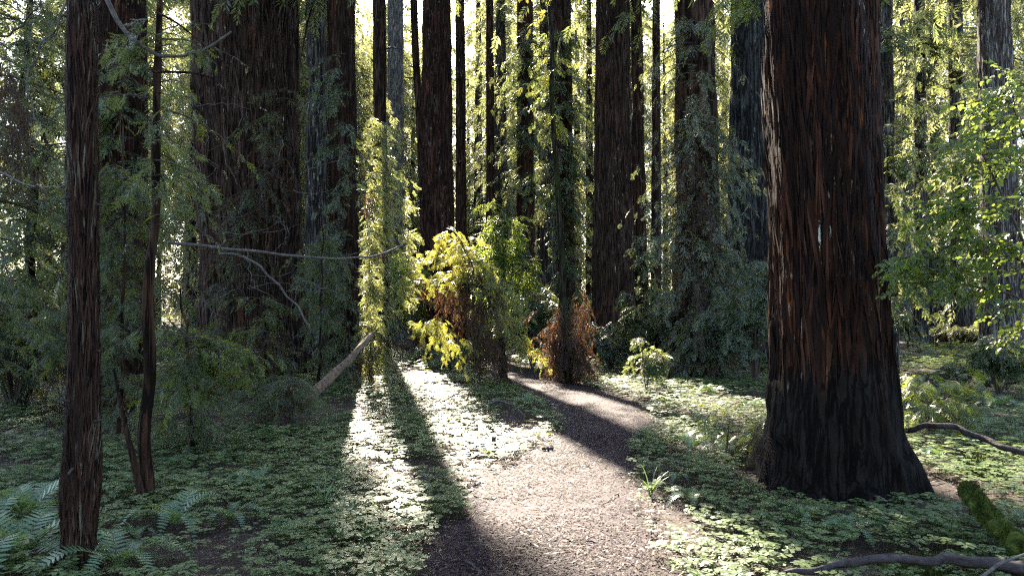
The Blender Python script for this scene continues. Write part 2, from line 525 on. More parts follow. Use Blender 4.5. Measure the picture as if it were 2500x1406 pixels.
M['dark_wood'] = simple('dark_wood', (.012, .009, .010), (.06, .046, .048), 20, .8, .3, .8)
M['moss'] = simple('moss', (.012, .019, .005), (.075, .098, .017), 18, .95, .1, 1.)
G1 = [(.0, (.014, .026, .012)), (.45, (.035, .060, .026)), (.8, (.065, .095, .042)), (1., (.10, .12, .05))]
T1 = [(.0, (.10, .14, .04)), (.6, (.23, .265, .075)), (1., (.37, .37, .12))]
M['needle'] = leaf('needle', G1, T1, .42)
M['needle_sunlit'] = leaf('needle_sunlit', [(.0, (.05, .07, .03)), (.5, (.10, .12, .06)), (1., (.16, .17, .10))], [(.0, (.24, .28, .08)), (.6, (.42, .44, .13)), (1., (.55, .52, .20))], .5)  # brighter copy of needle: sun glow of the strip put into the colour
M['needle_grey'] = leaf('needle_grey', [(.0, (.026, .038, .026)), (.45, (.07, .095, .065)), (.75, (.12, .145, .105)), (.93, (.18, .20, .15)), (1., (.14, .08, .05))], [(.0, (.07, .12, .02)), (1., (.27, .32, .06))], .34, .4, .4)
M['needle_shaded'] = leaf('needle_shaded', [(.0, (.014, .022, .012)), (.4, (.036, .054, .028)), (.75, (.075, .098, .055)), (.93, (.13, .15, .10)), (1., (.12, .065, .04))], [(.0, (.07, .10, .02)), (1., (.32, .34, .07))], .34, .5, .22)  # darker copy of needle_grey: shade of the left thicket put into the colour
M['needle_silver'] = leaf('needle_silver', [(.0, (.03, .042, .03)), (.4, (.10, .118, .078)), (.75, (.175, .19, .135)), (.93, (.26, .27, .20)), (1., (.16, .10, .07))], [(.0, (.10, .14, .04)), (1., (.34, .36, .12))], .34, .45, .35)
M['needle_lime'] = leaf('needle_lime', [(.0, (.035, .06, .016)), (.5, (.065, .10, .025)), (1., (.12, .14, .035))], [(.0, (.16, .23, .02)), (.6, (.28, .33, .03)), (1., (.44, .42, .05))], .46)
M['needle_yellow'] = leaf('needle_yellow', [(.0, (.035, .06, .014)), (.5, (.075, .11, .022)), (1., (.14, .16, .03))], [(.0, (.26, .32, .03)), (.45, (.42, .45, .07)), (.75, (.56, .46, .09)), (1., (.60, .32, .08))], .5)
M['needle_brown'] = leaf('needle_brown', [(.0, (.015, .010, .008)), (.5, (.045, .026, .017)), (.85, (.075, .045, .028)), (1., (.14, .09, .055))], [(.0, (.05, .022, .01)), (.6, (.14, .065, .026)), (1., (.30, .14, .05))], .32, .6, .3)
M['needle_far'] = leaf('needle_far', [(.0, (.04, .052, .03)), (.5, (.075, .09, .05)), (1., (.12, .13, .08))], [(.0, (.18, .205, .075)), (.6, (.34, .36, .13)), (1., (.55, .51, .21))], .5)  # paler copy of needle: distant haze and brightness put into the colour
M['broad'] = leaf('broad', [(.0, (.022, .045, .012)), (.5, (.045, .085, .02)), (1., (.085, .12, .025))], [(.0, (.17, .25, .03)), (.6, (.32, .40, .06)), (1., (.48, .48, .10))], .52, .35)
M['bark_sliver'] = leaf('bark_sliver', [(.0, (.004, .003, .003)), (.45, (.010, .005, .004)), (.66, (.022, .009, .006)), (.84, (.085, .033, .017)), (1., (.17, .10, .07))], [(0., (.02, .008, .004)), (1., (.08, .03, .015))], .04, .8, .08, .42, .75, 3.4)
M['bark_sliver_grey'] = leaf('bark_sliver_grey', [(.0, (.008, .006, .005)), (.45, (.03, .018, .014)), (.7, (.07, .045, .036)), (1., (.22, .20, .16))], [(0., (.02, .01, .006)), (1., (.08, .05, .03))], .04, .8, .08, .42, .75, 2.2)
M['bark_sliver_lichen'] = leaf('bark_sliver_lichen', [(.0, (.006, .004, .004)), (.45, (.02, .010, .008)), (.70, (.05, .024, .016)), (.78, (.10, .095, .07)), (1., (.24, .24, .18))], [(0., (.02, .01, .006)), (1., (.08, .05, .03))], .04, .8, .1, .4, .8, 4.5)
M['sorrel'] = leaf('sorrel', [(.0, (.036, .062, .022)), (.5, (.082, .122, .045)), (.9, (.13, .165, .065)), (.96, (.17, .16, .05)), (1., (.17, .08, .025))], [(.0, (.11, .18, .02)), (1., (.30, .35, .05))], .32, .5, .3)
M['fern'] = leaf('fern', [(.0, (.05, .10, .055)), (.6, (.085, .15, .078)), (1., (.12, .18, .08))], [(.0, (.10, .2, .04)), (1., (.24, .32, .05))], .32, .4)
M['stem'] = simple('stem', (.05, .06, .02), (.11, .09, .04), 40)
M['litter'] = leaf('litter', [(.0, (.014, .008, .007)), (.5, (.045, .025, .020)), (.85, (.11, .07, .055)), (1., (.24, .18, .15))], [(.0, (.05, .03, .02)), (1., (.15, .1, .06))], .12, .5, .5)
M['chips'] = leaf('chips', [(.0, (.008, .005, .005)), (.5, (.016, .009, .011)), (.78, (.046, .024, .026)), (1., (.38, .255, .265))], [(.0, (.05, .03, .02)), (1., (.15, .1, .08))], .06, .7, .12)

def ground_mat(name, stops, flecks, fl_amt, bumpd):
    m, nt, out = nmat(name)
    tc = nt.nodes.new('ShaderNodeTexCoord')
    v = tc.outputs['Object']
    c = ramp(nt, noise(nt, v, 1.3, 5, .65), stops)
    vo = nd(nt, 'ShaderNodeTexVoronoi', Scale=95., feature='F1'); nt.links.new(v, vo.inputs['Vector'])
    sp = nt.nodes.new('ShaderNodeSeparateColor'); nt.links.new(vo.outputs['Color'], sp.inputs[0])
    fm = ramp(nt, sp.outputs[0], [(1 - fl_amt, (0, 0, 0)), (1 - fl_amt * .5, (1, 1, 1))])
    c = mixc(nt, fm, c, flecks)
    fine = noise(nt, v, 60., 4, .7)
    c = mixc(nt, 1., c, ramp(nt, fine, [(.3, (.55, .55, .55)), (.7, (1.3, 1.3, 1.3))]), 'MULTIPLY')
    b = nd(nt, 'ShaderNodeBsdfPrincipled', Roughness=.85)
    b.inputs['Specular IOR Level'].default_value = .25
    nt.links.new(c, b.inputs['Base Color'])
    bp = nd(nt, 'ShaderNodeBump', Strength=.8, Distance=bumpd)
    nt.links.new(math_n(nt, 'ADD', fine, sp.outputs[1]), bp.inputs['Height']); nt.links.new(bp.outputs[0], b.inputs['Normal'])
    nt.links.new(b.outputs[0], out.inputs['Surface'])
    return m

M['ground'] = ground_mat('ground', [(.3, (.011, .007, .006)), (.55, (.026, .016, .013)), (.75, (.05, .028, .020)), ], (.09, .05, .034), .25, .02)
M['path'] = ground_mat('path', [(.3, (.010, .006, .007)), (.55, (.019, .010, .0125)), (.75, (.032, .018, .021))], (.085, .05, .058), .25, .012)

# ------------------------------------------------------------------ ground, path
def grid(xs, ys, zf):
    X, Y = np.meshgrid(xs, ys, indexing='xy')
    V = np.stack([X, Y, zf(X, Y)], -1).reshape(-1, 3)
    ny, nx = X.shape
    i, j = np.meshgrid(np.arange(ny - 1), np.arange(nx - 1), indexing='ij')
    b = i * nx + j
    return V, np.stack([b, b + 1, b + nx + 1, b + nx], -1).reshape(-1, 4)

_sx = np.sinh(np.linspace(-1, 1, 261) * 5.2) / math.sinh(5.2) * 230
_sy = np.concatenate([np.linspace(-40, -2, 20), np.arange(-1.8, 14, .12), np.arange(14, 40, .3), np.geomspace(40, 280, 50)])
V, F = grid(_sx, _sy, gh)
tag(mesh_obj('ground', V, [(F, 0)], M['ground'], smooth=True), kind='structure')

_py = np.concatenate([np.arange(-3.5, 20, .06), np.arange(20, 58, .25)])
_t = np.linspace(-1, 1, 41)
C = np.interp(_py, P_D, P_C); W = np.interp(_py, P_D, P_W)
for _ in range(12):
    C[1:-1] = (C[:-2] + 2 * C[1:-1] + C[2:]) / 4; W[1:-1] = (W[:-2] + 2 * W[1:-1] + W[2:]) / 4
eL = W * (1.0 + .45 * (vn(_py * 2.1, 3.3, 1) - .5) + .25 * (vn(_py * 7, 8.3, 1) - .5))
eR = W * (1.0 + .45 * (vn(_py * 2.1, 13.3, 1) - .5) + .25 * (vn(_py * 7, 18.3, 1) - .5))
X = C[:, None] + np.where(_t[None] < 0, eL[:, None], eR[:, None]) * _t[None] * 1.05
Y = np.repeat(_py[:, None], len(_t), 1)
Zp = gh(X, Y) + .022 - .05 * np.clip((np.abs(_t[None]) - .8) / .2, 0, 1) ** 1.5 + .012 * (vn(X * 5, Y * 5, 2.2) - .5)
V = np.stack([X, Y, Zp], -1).reshape(-1, 3)
ny, nx = X.shape
i, j = np.meshgrid(np.arange(ny - 1), np.arange(nx - 1), indexing='ij')
b = i * nx + j
F = np.stack([b, b + 1, b + nx + 1, b + nx], -1).reshape(-1, 4)
tag(mesh_obj('path', V, [(F, 0)], M['path'], smooth=True), kind='structure')

# ------------------------------------------------------------------ trunks
def trunk_mesh(rows, d, z_top, mat, parent, org, strip=.09, amp=.03, seed=0., lobes=0., taper=.012, nth=None, fine_dz=.10, name='trunk', twist=0., slivers=0, char=0., sliver_mat='bark_sliver'):
    """rows: (photo y, left x, right x) read off the silhouette; d: distance of the axis"""
    zs, cx, rr = [], [], []
    for py, l, r in rows:
        a, b_ = at(l, py, d), at(r, py, d)
        aL, aR = math.atan2(a[0], d), math.atan2(b_[0], d); am = (aL + aR) / 2
        zs.append((a[2] + b_[2]) / 2); cx.append(d * math.tan(am)); rr.append(d / math.cos(am) * math.sin((aR - aL) / 2))
    o = np.argsort(zs); zs = np.array(zs)[o]; cx = np.array(cx)[o]; rr = np.array(rr)[o]
    z0 = float(gh(cx[0], d)) - .25
    zt = 1.6 + d * .44
    Zs = np.concatenate([np.arange(z0, min(zt, z_top), fine_dz), np.arange(min(zt, z_top), z_top, .8), [z_top]])
    c = np.interp(Zs, zs, cx); r = np.interp(Zs, zs, rr)
    lo = Zs < zs[0]; r[lo] += (zs[0] - Zs[lo]) * .25 * (rr[0] > .25)
    hi = Zs > zs[-1]
    k = (cx[-1] - cx[-2]) / (zs[-1] - zs[-2])
    c[hi] += (Zs[hi] - zs[-1]) * np.clip(k, -.02, .02); r[hi] = np.maximum(r[hi] - (Zs[hi] - zs[-1]) * taper, .03)
    for _ in range(2):
        c[1:-1] = (c[:-2] + 2 * c[1:-1] + c[2:]) / 4
    rm = np.median(r)
    n = nth or int(np.clip(2 * math.pi * rm / (strip / 4), 20, 420))
    th = np.arange(n) * 2 * np.pi / n
    ct, st = np.cos(th)[None], np.sin(th)[None]
    zz = Zs[:, None]
    fs = 1 / strip * .5
    wx = (vn(ct * rm * 2, st * rm * 2, zz * .6 + seed) - .5) * strip * 1.6
    n1 = vn(ct * rm * fs + wx * fs + seed, st * rm * fs + wx * fs + 7, zz * .5 + seed)
    n2 = vn(ct * rm * fs * 2.3 + wx * fs + seed, st * rm * fs * 2.3 + 3, zz * 1.3 + seed * 2)
    rid = 1 - np.abs(2 * n1 - 1); rid2 = 1 - np.abs(2 * n2 - 1)
    h = 1.7 * amp * (rid ** 1.4 * 1.1 + rid2 * .5 - 1.1)
    h = h + .05 * rm * (vn(ct * 1.3 + seed, st * 1.3 + 2, zz * .13 + seed) - .5)
    if lobes:
        base = np.clip(1 - (zz - z0) / 2.6, 0, 1) ** 2
        foot = np.clip(1 - (zz - z0) / (1.2 + rm), 0, 1) ** 1.5
        h = h + .9 * lobes * rm * foot * (1 - np.abs(2 * vn(ct * 2.9 + seed, st * 2.9 + 9, zz * .3) - 1) - .5)
        h = h + foot * .14 * (vn(ct * rm * 4.5 + seed, st * rm * 4.5, zz * 3.5) - .5) + foot * .10 * (vn(ct * rm * 11 + seed, st * rm * 11, zz * 7) - .5)
        h = h + lobes * rm * (.1 + base) * (vn(ct * 2.4 + seed * 3, st * 2.4 + 5, zz * .07) - .5)
    rad = r[:, None] + h
    V = np.stack([c[:, None] + rad * ct, d + rad * st, np.repeat(zz, n, 1)], -1)
    ny = len(Zs)
    V = V.reshape(-1, 3) - org
    i, j = np.meshgrid(np.arange(ny - 1), np.arange(n), indexing='ij')
    b = i * n; j2 = (j + 1) % n
    F = np.stack([b + j, b + j2, b + n + j2, b + n + j], -1).reshape(-1, 4)
    FM = [(F, 0)]
    if slivers:
        n_ = slivers
        zi = z0 + .25 + R.random(n_) ** 1.15 * (min(zt + .5, z_top) - z0 - .6)
        ai = R.uniform(-math.pi, math.pi, n_)
        keep_ = zi > z0 + .25 + char * (.7 + .9 * vn(np.cos(ai) * 2, np.sin(ai) * 2, 3.))
        zi, ai = zi[keep_], ai[keep_]; n_ = len(zi)
        ln = strip * R.uniform(2, 9, n_); wd = strip * R.uniform(.05, .2, n_)
        def surf(a, z, off):
            kz = np.clip(np.searchsorted(Zs, z), 0, ny - 1); ka = np.round(a / (2 * np.pi) * n).astype(int) % n
            r_ = rad[kz, ka] + off
            return np.stack([c[kz] + r_ * np.cos(a), d + r_ * np.sin(a), z], -1) - org
        da = wd / rm; sk = R.normal(0, .06, n_) * ln / rm
        lift = strip * R.uniform(.05, .35, n_)
        W = np.stack([surf(ai - da * .3, zi, .004), surf(ai + da * .3, zi, .004),
                      surf(ai + da + sk * .4, zi + ln * .4, lift * .4), surf(ai - da + sk * .4, zi + ln * .4, lift * .4),
                      surf(ai + da * .7 + sk, zi + ln * .8, lift), surf(ai - da * .7 + sk, zi + ln * .8, lift),
                      surf(ai + da * .1 + sk * 1.2, zi + ln, lift * 1.4), surf(ai - da * .1 + sk * 1.2, zi + ln, lift * 1.4)], 1).reshape(-1, 3)
        b8 = (np.arange(n_) * 8)[:, None] + len(V)
        FM.append((np.concatenate([b8 + np.array([[0, 1, 2, 3]]), b8 + np.array([[3, 2, 4, 5]]), b8 + np.array([[5, 4, 6, 7]])]), 1))
        V = np.concatenate([V, W])
    ob = mesh_obj(name, V, FM, [mat, M[sliver_mat]], parent, True)
    return lambda z: np.array([np.interp(z, Zs, c), d, z]), (lambda z: np.interp(z, Zs, r))

def tree_root(name, label, cat, px, py, d, group=None):
    p = at(px, py, d)
    p[2] = float(gh(p[0], d))
    return thing(name, label, cat, p, group), p

def add_crown(root, org, ax, rad, z0, z1, n, Lr=(2.2, 4.6), ns=9, sc=.95, mat='needle', tpl=SPRAY_FAR, keep=shade_keep, name='crown', fi=None):
    mb = MB()
    z = R.uniform(z0, z1, n)
    P0 = np.array([ax(q) for q in z])
    az = R.uniform(0, 2 * np.pi, n) if fi is None else fi(n)
    L = R.uniform(*Lr, n) * (1.15 - .6 * (z - z0) / (z1 - z0 + 1e-6))
    boughs(mb, P0, az, L, R.uniform(-.05, .3, n), R.uniform(.3, .7, n), ns, sc, tpl, keep=keep)
    return mb.build(name, [M[mat], M['twig']], root, org)

def top_z(d):
    return 1.6 + d * .435

TREES = {}
def redwood(key, label, rows, d, mat, z_top=32, crown=60, cz=None, strip=.09, amp=.03, seed=None, lobes=0., group=None, cat='redwood', name='redwood_tree', cmat='needle', fine_dz=.1, Lr=(2.2, 4.6), slivers=0, char=0., sliver_mat='bark_sliver'):
    l, r = rows[-1][1], rows[-1][2]
    root, org = tree_root(name, label, cat, (l + r) / 2, rows[-1][0], d, group)
    ax, rd = trunk_mesh(rows, d, z_top, M[mat], root, org, strip, amp, (hash(key) % 97) if seed is None else seed, lobes, fine_dz=fine_dz, slivers=slivers, char=char, sliver_mat=sliver_mat)
    if crown:
        z0 = (top_z(d) + .6) if cz is None else cz
        add_crown(root, org, ax, rd, z0, z_top, crown, mat=cmat, Lr=Lr)
    TREES[key] = (root, org, ax, rd)
    return root

redwood('hero', 'massive dark redwood beside the trail with orange bark streaks and charred flaring foot',
        [(-60, 1866, 2104), (150, 1869, 2116), (300, 1872, 2128), (600, 1877, 2154), (900, 1878, 2186), (1050, 1872, 2205), (1150, 1860, 2236), (1200, 1852, 2260), (1260, 1842, 2292)],
        6.95, 'bark_hero', 30, 40, 12, .085, .036, 4.2, .26, fine_dz=.045, slivers=2000, char=1.)
redwood('front', 'slender lichen streaked redwood trunk standing at the front among the ferns',
        [(-60, 164, 238), (200, 163, 238), (400, 160, 240), (650, 163, 243), (900, 160, 245), (1100, 154, 246), (1250, 148, 241), (1340, 138, 238), (1420, 126, 236)],
        4.6, 'bark_front', 14, 24, 7.5, .032, .011, 9.1, .12, fine_dz=.03, Lr=(1, 2), slivers=2400, sliver_mat='bark_sliver_lichen')
redwood('dark_left', 'broad dark redwood half hidden by grey sprays just behind the thin sapling',
        [(-60, 238, 358), (500, 240, 360), (850, 236, 362), (1005, 225, 372)], 13., 'bark_brown', 30, 80, None, .07, .03, 2.7, .2, slivers=2200)
redwood('giant', 'giant redwood with pale grey streaked flank behind bare tangled twigs',
        [(-60, 470, 727), (300, 470, 729), (600, 488, 734), (800, 486, 748), (930, 470, 775)], 20., 'bark_brown', 38, 150, None, .10, .065, 6.4, .55, slivers=5000, sliver_mat='bark_sliver_grey')
redwood('grey_slim', 'slim grey redwood squeezed between the giant trunk and a bushy dark trunk',
        [(-60, 748, 796), (500, 746, 798), (905, 742, 806)], 23.5, 'bark_grey', 34, 80, None, .08, .03, 3.9, .2)
redwood('bushy', 'dark redwood clothed in drooping green shoots beside the bright sunlit strip',
        [(-60, 800, 868), (300, 802, 870), (600, 805, 876), (945, 795, 890)], 18.2, 'bark_brown', 32, 50, None, .07, .03, 8.8, .3, slivers=2200)
redwood('shadow_caster', 'narrow dark redwood trunk rising from sunlit sprays with golden light on its left edge',
        [(-60, 910, 942), (300, 911, 944), (600, 914, 946), (880, 912, 950)], 31., 'bark_brown', 30, 30, None, .07, .02, 1.9)
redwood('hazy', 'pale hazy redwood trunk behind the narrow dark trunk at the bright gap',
        [(-60, 946, 984), (300, 947, 986), (600, 950, 990), (860, 948, 996)], 56., 'bark_pale', 33, 24, None, .10, .03, 5.2)  # haze put into the colour: pale bark stands in for misty air
redwood('leaning', 'thin leaning trunk that closes in on the broad centre redwood from its left',
        [(-60, 1000, 1018), (100, 1004, 1022), (240, 1012, 1030), (450, 1023, 1038), (870, 1030, 1046)], 34., 'bark_brown', 17.2, 0, None, .05, .012, 7.3)
redwood('centre', 'broad straight reddish brown redwood behind the golden drooping bush',
        [(-60, 1034, 1098), (200, 1031, 1102), (500, 1028, 1107), (700, 1026, 1110), (875, 1018, 1118)], 32., 'bark_red', 42, 130, None, .11, .05, 2.2, .25, slivers=1300)
redwood('pair_right', 'thin straight trunk close to the right side of the broad centre redwood',
        [(-60, 1112, 1134), (400, 1113, 1138), (860, 1110, 1142)], 38., 'bark_brown', 36, 70, None, .08, .02, 6.1)
redwood('far_dark', 'thin dark trunk among pale trees above the sunlit shrubs',
        [(-60, 1186, 1203), (400, 1187, 1208), (850, 1184, 1212)], 44., 'bark_brown', 36, 50, None, .08, .02, 3.1)
redwood('rust', 'medium redwood with rusty lower bark left of the mossy thin stem',
        [(-60, 1262, 1300), (400, 1262, 1304), (700, 1263, 1308), (860, 1258, 1314)], 36., 'bark_red', 38, 40, None, .10, .035, 4.7, .2)
redwood('behind_moss', 'redwood with leafy shoots directly behind the mossy curved stem',
        [(-60, 1350, 1394), (400, 1352, 1400), (700, 1358, 1406), (880, 1352, 1414)], 30., 'bark_brown', 36, 40, None, .09, .03, 9.6, .2)
redwood('column', 'broad dark columnar redwood right of the trail bend with vertical furrows',
        [(-60, 1457, 1534), (200, 1454, 1538), (500, 1450, 1543), (700, 1447, 1547), (872, 1438, 1560)], 27., 'bark_brown', 40, 60, None, .10, .05, 5.8, .3, slivers=1300, sliver_mat='bark_sliver_grey')
redwood('column_back', 'narrower redwood tucked behind the right edge of the dark columnar trunk',
        [(-60, 1540, 1566), (400, 1543, 1575), (860, 1545, 1588)], 33., 'bark_brown', 34, 30, None, .08, .03, 1.3)
redwood('broken_dark', 'thin black trunk showing only high up between columnar trunk and drooping sprays',
        [(-60, 1594, 1612), (200, 1592, 1612), (880, 1586, 1616)], 36., 'bark_brown', 32, 20, None, .08, .02, 7.7)
redwood('draped', 'wide redwood almost covered by drooping grey green sprays right of the trail',
        [(-60, 1648, 1742), (400, 1648, 1752), (700, 1646, 1762), (925, 1630, 1790)], 20.5, 'bark_brown', 36, 60, None, .10, .05, 3.6, .4)
redwood('blue', 'bluish grey fluted redwood seen just left of the massive foreground trunk',
        [(-60, 1788, 1880), (200, 1784, 1884), (600, 1776, 1892), (905, 1764, 1904)], 24., 'bark_blue_shade', 38, 50, None, .10, .06, 8.1, .5)
redwood('red_behind', 'reddish trunk peeking out along the right edge of the massive redwood',
        [(-60, 2096, 2146), (300, 2100, 2152), (700, 2106, 2172), (965, 2100, 2190)], 15.5, 'bark_red', 28, 30, None, .08, .03, 2.9)
redwood('grey_behind', 'greyish trunk next to the reddish one peeking past the massive redwood',
        [(-60, 2144, 2178), (400, 2146, 2186), (910, 2140, 2196)], 22., 'bark_grey', 30, 30, None, .08, .03, 6.6)
redwood('speckled', 'thin lichen speckled trunk behind hanging foliage near the leafy hazel',
        [(-60, 2230, 2258), (400, 2230, 2264), (868, 2226, 2270)], 34., 'bark_grey', 32, 30, None, .08, .02, 4.4)
redwood('grey_right', 'stout silvery grey redwood behind the leafy hazel at the bright edge',
        [(-60, 2384, 2464), (200, 2388, 2474), (500, 2394, 2488), (700, 2396, 2500), (900, 2384, 2520)], 20., 'bark_pale', 34, 40, None, .07, .03, 7.1, .25, slivers=2600, sliver_mat='bark_sliver_grey')
redwood('thin_right', 'pair member thin pale trunk left of the silvery grey redwood',
        [(-60, 2316, 2334), (400, 2318, 2338), (862, 2316, 2342)], 36., 'bark_grey', 32, 20, None, .07, .02, 3.3)

def stubs(key, n, zr, L, r):
    root, org, ax, rd = TREES[key]
    for k in range(n):
        z = R.uniform(*zr); a = R.uniform(-3.4, .3); c = ax(z); q = rd(z)
        dv = np.array([math.cos(a), math.sin(a), R.uniform(-.3, .5)]); l = L * R.uniform(.3, 1.6)
        Q = np.array([c + dv * q * .8, c + dv * (q + l * .5), c + dv * (q + l) + np.array([0, 0, R.uniform(-.3, .2) * l])])
        V, F, T = rough_tube(Q, r * R.uniform(.7, 1.4), r * .5, 14, 8, .3, k * 1.3)
        mesh_obj('branch_stub', V - org, [(F, 0), (T, 0)], M['dark_wood'], root, True)
stubs('front', 9, (.5, 4.), .05, .012)
stubs('dark_left', 8, (1., 6.), .3, .03)
stubs('leaning', 6, (3., 14.), .5, .04)
stubs('pair_right', 7, (4., 16.), .6, .04)
stubs('shadow_caster', 6, (4., 14.), .5, .04)

# ------------------------------------------------------------------ low shoots growing on the trunks
def shoots(key, name, pieces, mats, label=None):
    """pieces: (A, B, n, az range, L range, rise, droop, ns, scale, templates, slot)"""
    root, org = TREES[key][:2]
    mb = MB()
    for A, B, n, azr, Lr, rise, droop, ns, sc, tpl, slot in pieces:
        boughs(mb, along(A, B, n, .06), R.uniform(azr[0], azr[1], n), R.uniform(*Lr, n), R.uniform(rise - .2, rise + .2, n), R.uniform(droop * .6, droop * 1.3, n), ns, sc, tpl, slot, 2)
    return mb.build(name, [M[mats[0]], M[mats[1]], M['twig']], root, org)

FR = (-math.pi, 0.)          # towards the camera
shoots('bushy', 'shoot_foliage', [
    (at(838, 930, 17.6), at(842, 120, 17.6), 60, (-3.3, -.9), (.4, 1.1), 0, .7, 7, .3, SPRAY_MID, 0),
    (at(838, 930, 17.6), at(842, 600, 17.6), 36, (-3.3, -.9), (.4, 1.1), 0, .7, 7, .3, SPRAY_MID, 0)], ('needle_grey', 'needle_brown'))
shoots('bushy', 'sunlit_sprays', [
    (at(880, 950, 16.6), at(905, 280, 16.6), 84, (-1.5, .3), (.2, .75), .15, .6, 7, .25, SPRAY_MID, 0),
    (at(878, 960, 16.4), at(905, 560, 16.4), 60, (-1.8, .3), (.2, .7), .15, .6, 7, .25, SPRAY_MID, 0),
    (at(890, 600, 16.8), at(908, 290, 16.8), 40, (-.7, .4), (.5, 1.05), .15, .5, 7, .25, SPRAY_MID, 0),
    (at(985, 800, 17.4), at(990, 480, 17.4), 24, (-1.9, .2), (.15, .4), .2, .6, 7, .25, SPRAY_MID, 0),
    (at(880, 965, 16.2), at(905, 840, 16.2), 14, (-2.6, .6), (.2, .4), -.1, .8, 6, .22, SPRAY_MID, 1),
    (at(900, 640, 16.6), at(910, 380, 16.6), 9, (-2.6, .6), (.2, .4), -.1, .9, 6, .22, SPRAY_MID, 1)], ('needle_sunlit', 'needle_brown'))
shoots('shadow_caster', 'shoot_foliage', [
    (at(930, 860, 30.6), at(925, 300, 30.6), 70, (-2.8, .5), (.4, 1.2), 0, .5, 7, .5, SPRAY, 0),
    (at(930, 800, 30.6), at(925, 400, 30.6), 16, (-2.8, .5), (.4, .8), -.1, .8, 6, .4, SPRAY_THIN, 1)], ('needle', 'needle_brown'))
shoots('draped', 'shoot_foliage', [
    (at(1690, 940, 19.6), at(1700, 40, 19.6), 140, (-3.7, .5), (.7, 1.9), .0, .7, 9, .34, SPRAY_MID, 0),
    (at(1720, 900, 19.4), at(1730, 250, 19.4), 40, (-1.2, .4), (.8, 1.6), .0, .75, 9, .34, SPRAY_MID, 0),
    (at(1690, 900, 19.6), at(1690, 500, 19.6), 50, (-3.6, .4), (.6, 1.6), -.05, .8, 9, .36, SPRAY_MID, 0),
    (at(1700, 900, 19.2), at(1690, 300, 19.2), 60, (-3.2, 0), (.5, 1.3), -.2, .9, 8, .34, SPRAY_THIN, 1)], ('needle_silver', 'needle_brown'))
shoots('behind_moss', 'shoot_foliage', [
    (at(1380, 760, 29.4), at(1372, 40, 29.4), 110, (-3.4, .3), (.5, 1.5), 0, .6, 8, .5, SPRAY, 0),
    (at(1385, 760, 29.4), at(1375, 300, 29.4), 30, (-3.4, .3), (.4, 1.), -.2, .9, 7, .4, SPRAY_THIN, 1)], ('needle', 'needle_brown'))
shoots('rust', 'shoot_foliage', [
    (at(1282, 470, 35.4), at(1282, 60, 35.4), 70, (-3.4, .3), (.6, 1.8), 0, .6, 8, .55, SPRAY, 0),
    (at(1282, 840, 35.4), at(1282, 560, 35.4), 26, (-3.4, .3), (.6, 1.2), 0, .6, 8, .5, SPRAY, 0)], ('needle', 'needle_brown'))
shoots('column_back', 'shoot_foliage', [
    (at(1570, 860, 32.4), at(1565, 560, 32.4), 46, (-3.2, .6), (.6, 1.6), 0, .6, 8, .55, SPRAY, 0)], ('needle', 'needle_brown'))
shoots('dark_left', 'shoot_foliage', [
    (at(300, 780, 12.5), at(300, 120, 12.5), 60, (-3.4, .4), (.4, 1.1), 0, .6, 8, .34, SPRAY, 0),
    (at(310, 760, 12.5), at(300, 420, 12.5), 46, (-3.3, .3), (.4, .9), -.2, 1., 7, .3, SPRAY_THIN, 1)], ('needle_shaded', 'needle_brown'))
shoots('giant', 'shoot_foliage', [
    (at(560, 700, 18.4), at(690, 180, 18.4), 34, (-2.8, -.3), (.4, 1.2), 0, .7, 8, .36, SPRAY_THIN, 0),
    (at(520, 640, 18.4), at(720, 300, 18.4), 30, (-2.8, -.3), (.5, 1.2), 0, .8, 7, .36, SPRAY_THIN, 1)], ('needle_shaded', 'needle_brown'))
shoots('grey_behind', 'shoot_foliage', [
    (at(2165, 800, 21.5), at(2160, 60, 21.5), 50, (-2.4, .6), (.5, 1.5), 0, .6, 8, .45, SPRAY, 0)], ('needle', 'needle_brown'))
shoots('speckled', 'shoot_foliage', [
    (at(2248, 420, 33.5), at(2245, 20, 33.5), 60, (-3.4, .3), (.6, 2.0), 0, .6, 8, .6, SPRAY, 0)], ('needle', 'needle_brown'))
# bough that hangs in from the massive trunk
shoots('hero', 'hanging_bough', [
    (at(1868, -40, 6.4), at(1862, 0, 6.4), 9, (2.7, 3.6), (.3, .55), -.1, .5, 8, .17, SPRAY_NEAR, 0)], ('needle_lime', 'needle_brown'))
shoots('hero', 'dead_tuft', [
    (at(1862, 1055, 6.6), at(1856, 1075, 6.6), 10, (2.4, 4.4), (.05, .10), -.1, 1.5, 7, .12, SPRAY_THIN, 1)], ('needle_brown', 'needle_brown'))
_r, _o = TREES['hero'][:2]
mb = MB(); tassels(mb, at(1862, 1052, 6.6), at(1850, 1090, 6.5), 46, .035, .26, 0, 1, .18)
mb.build('dead_tuft', [M['needle_brown'], M['twig']], _r, _o)

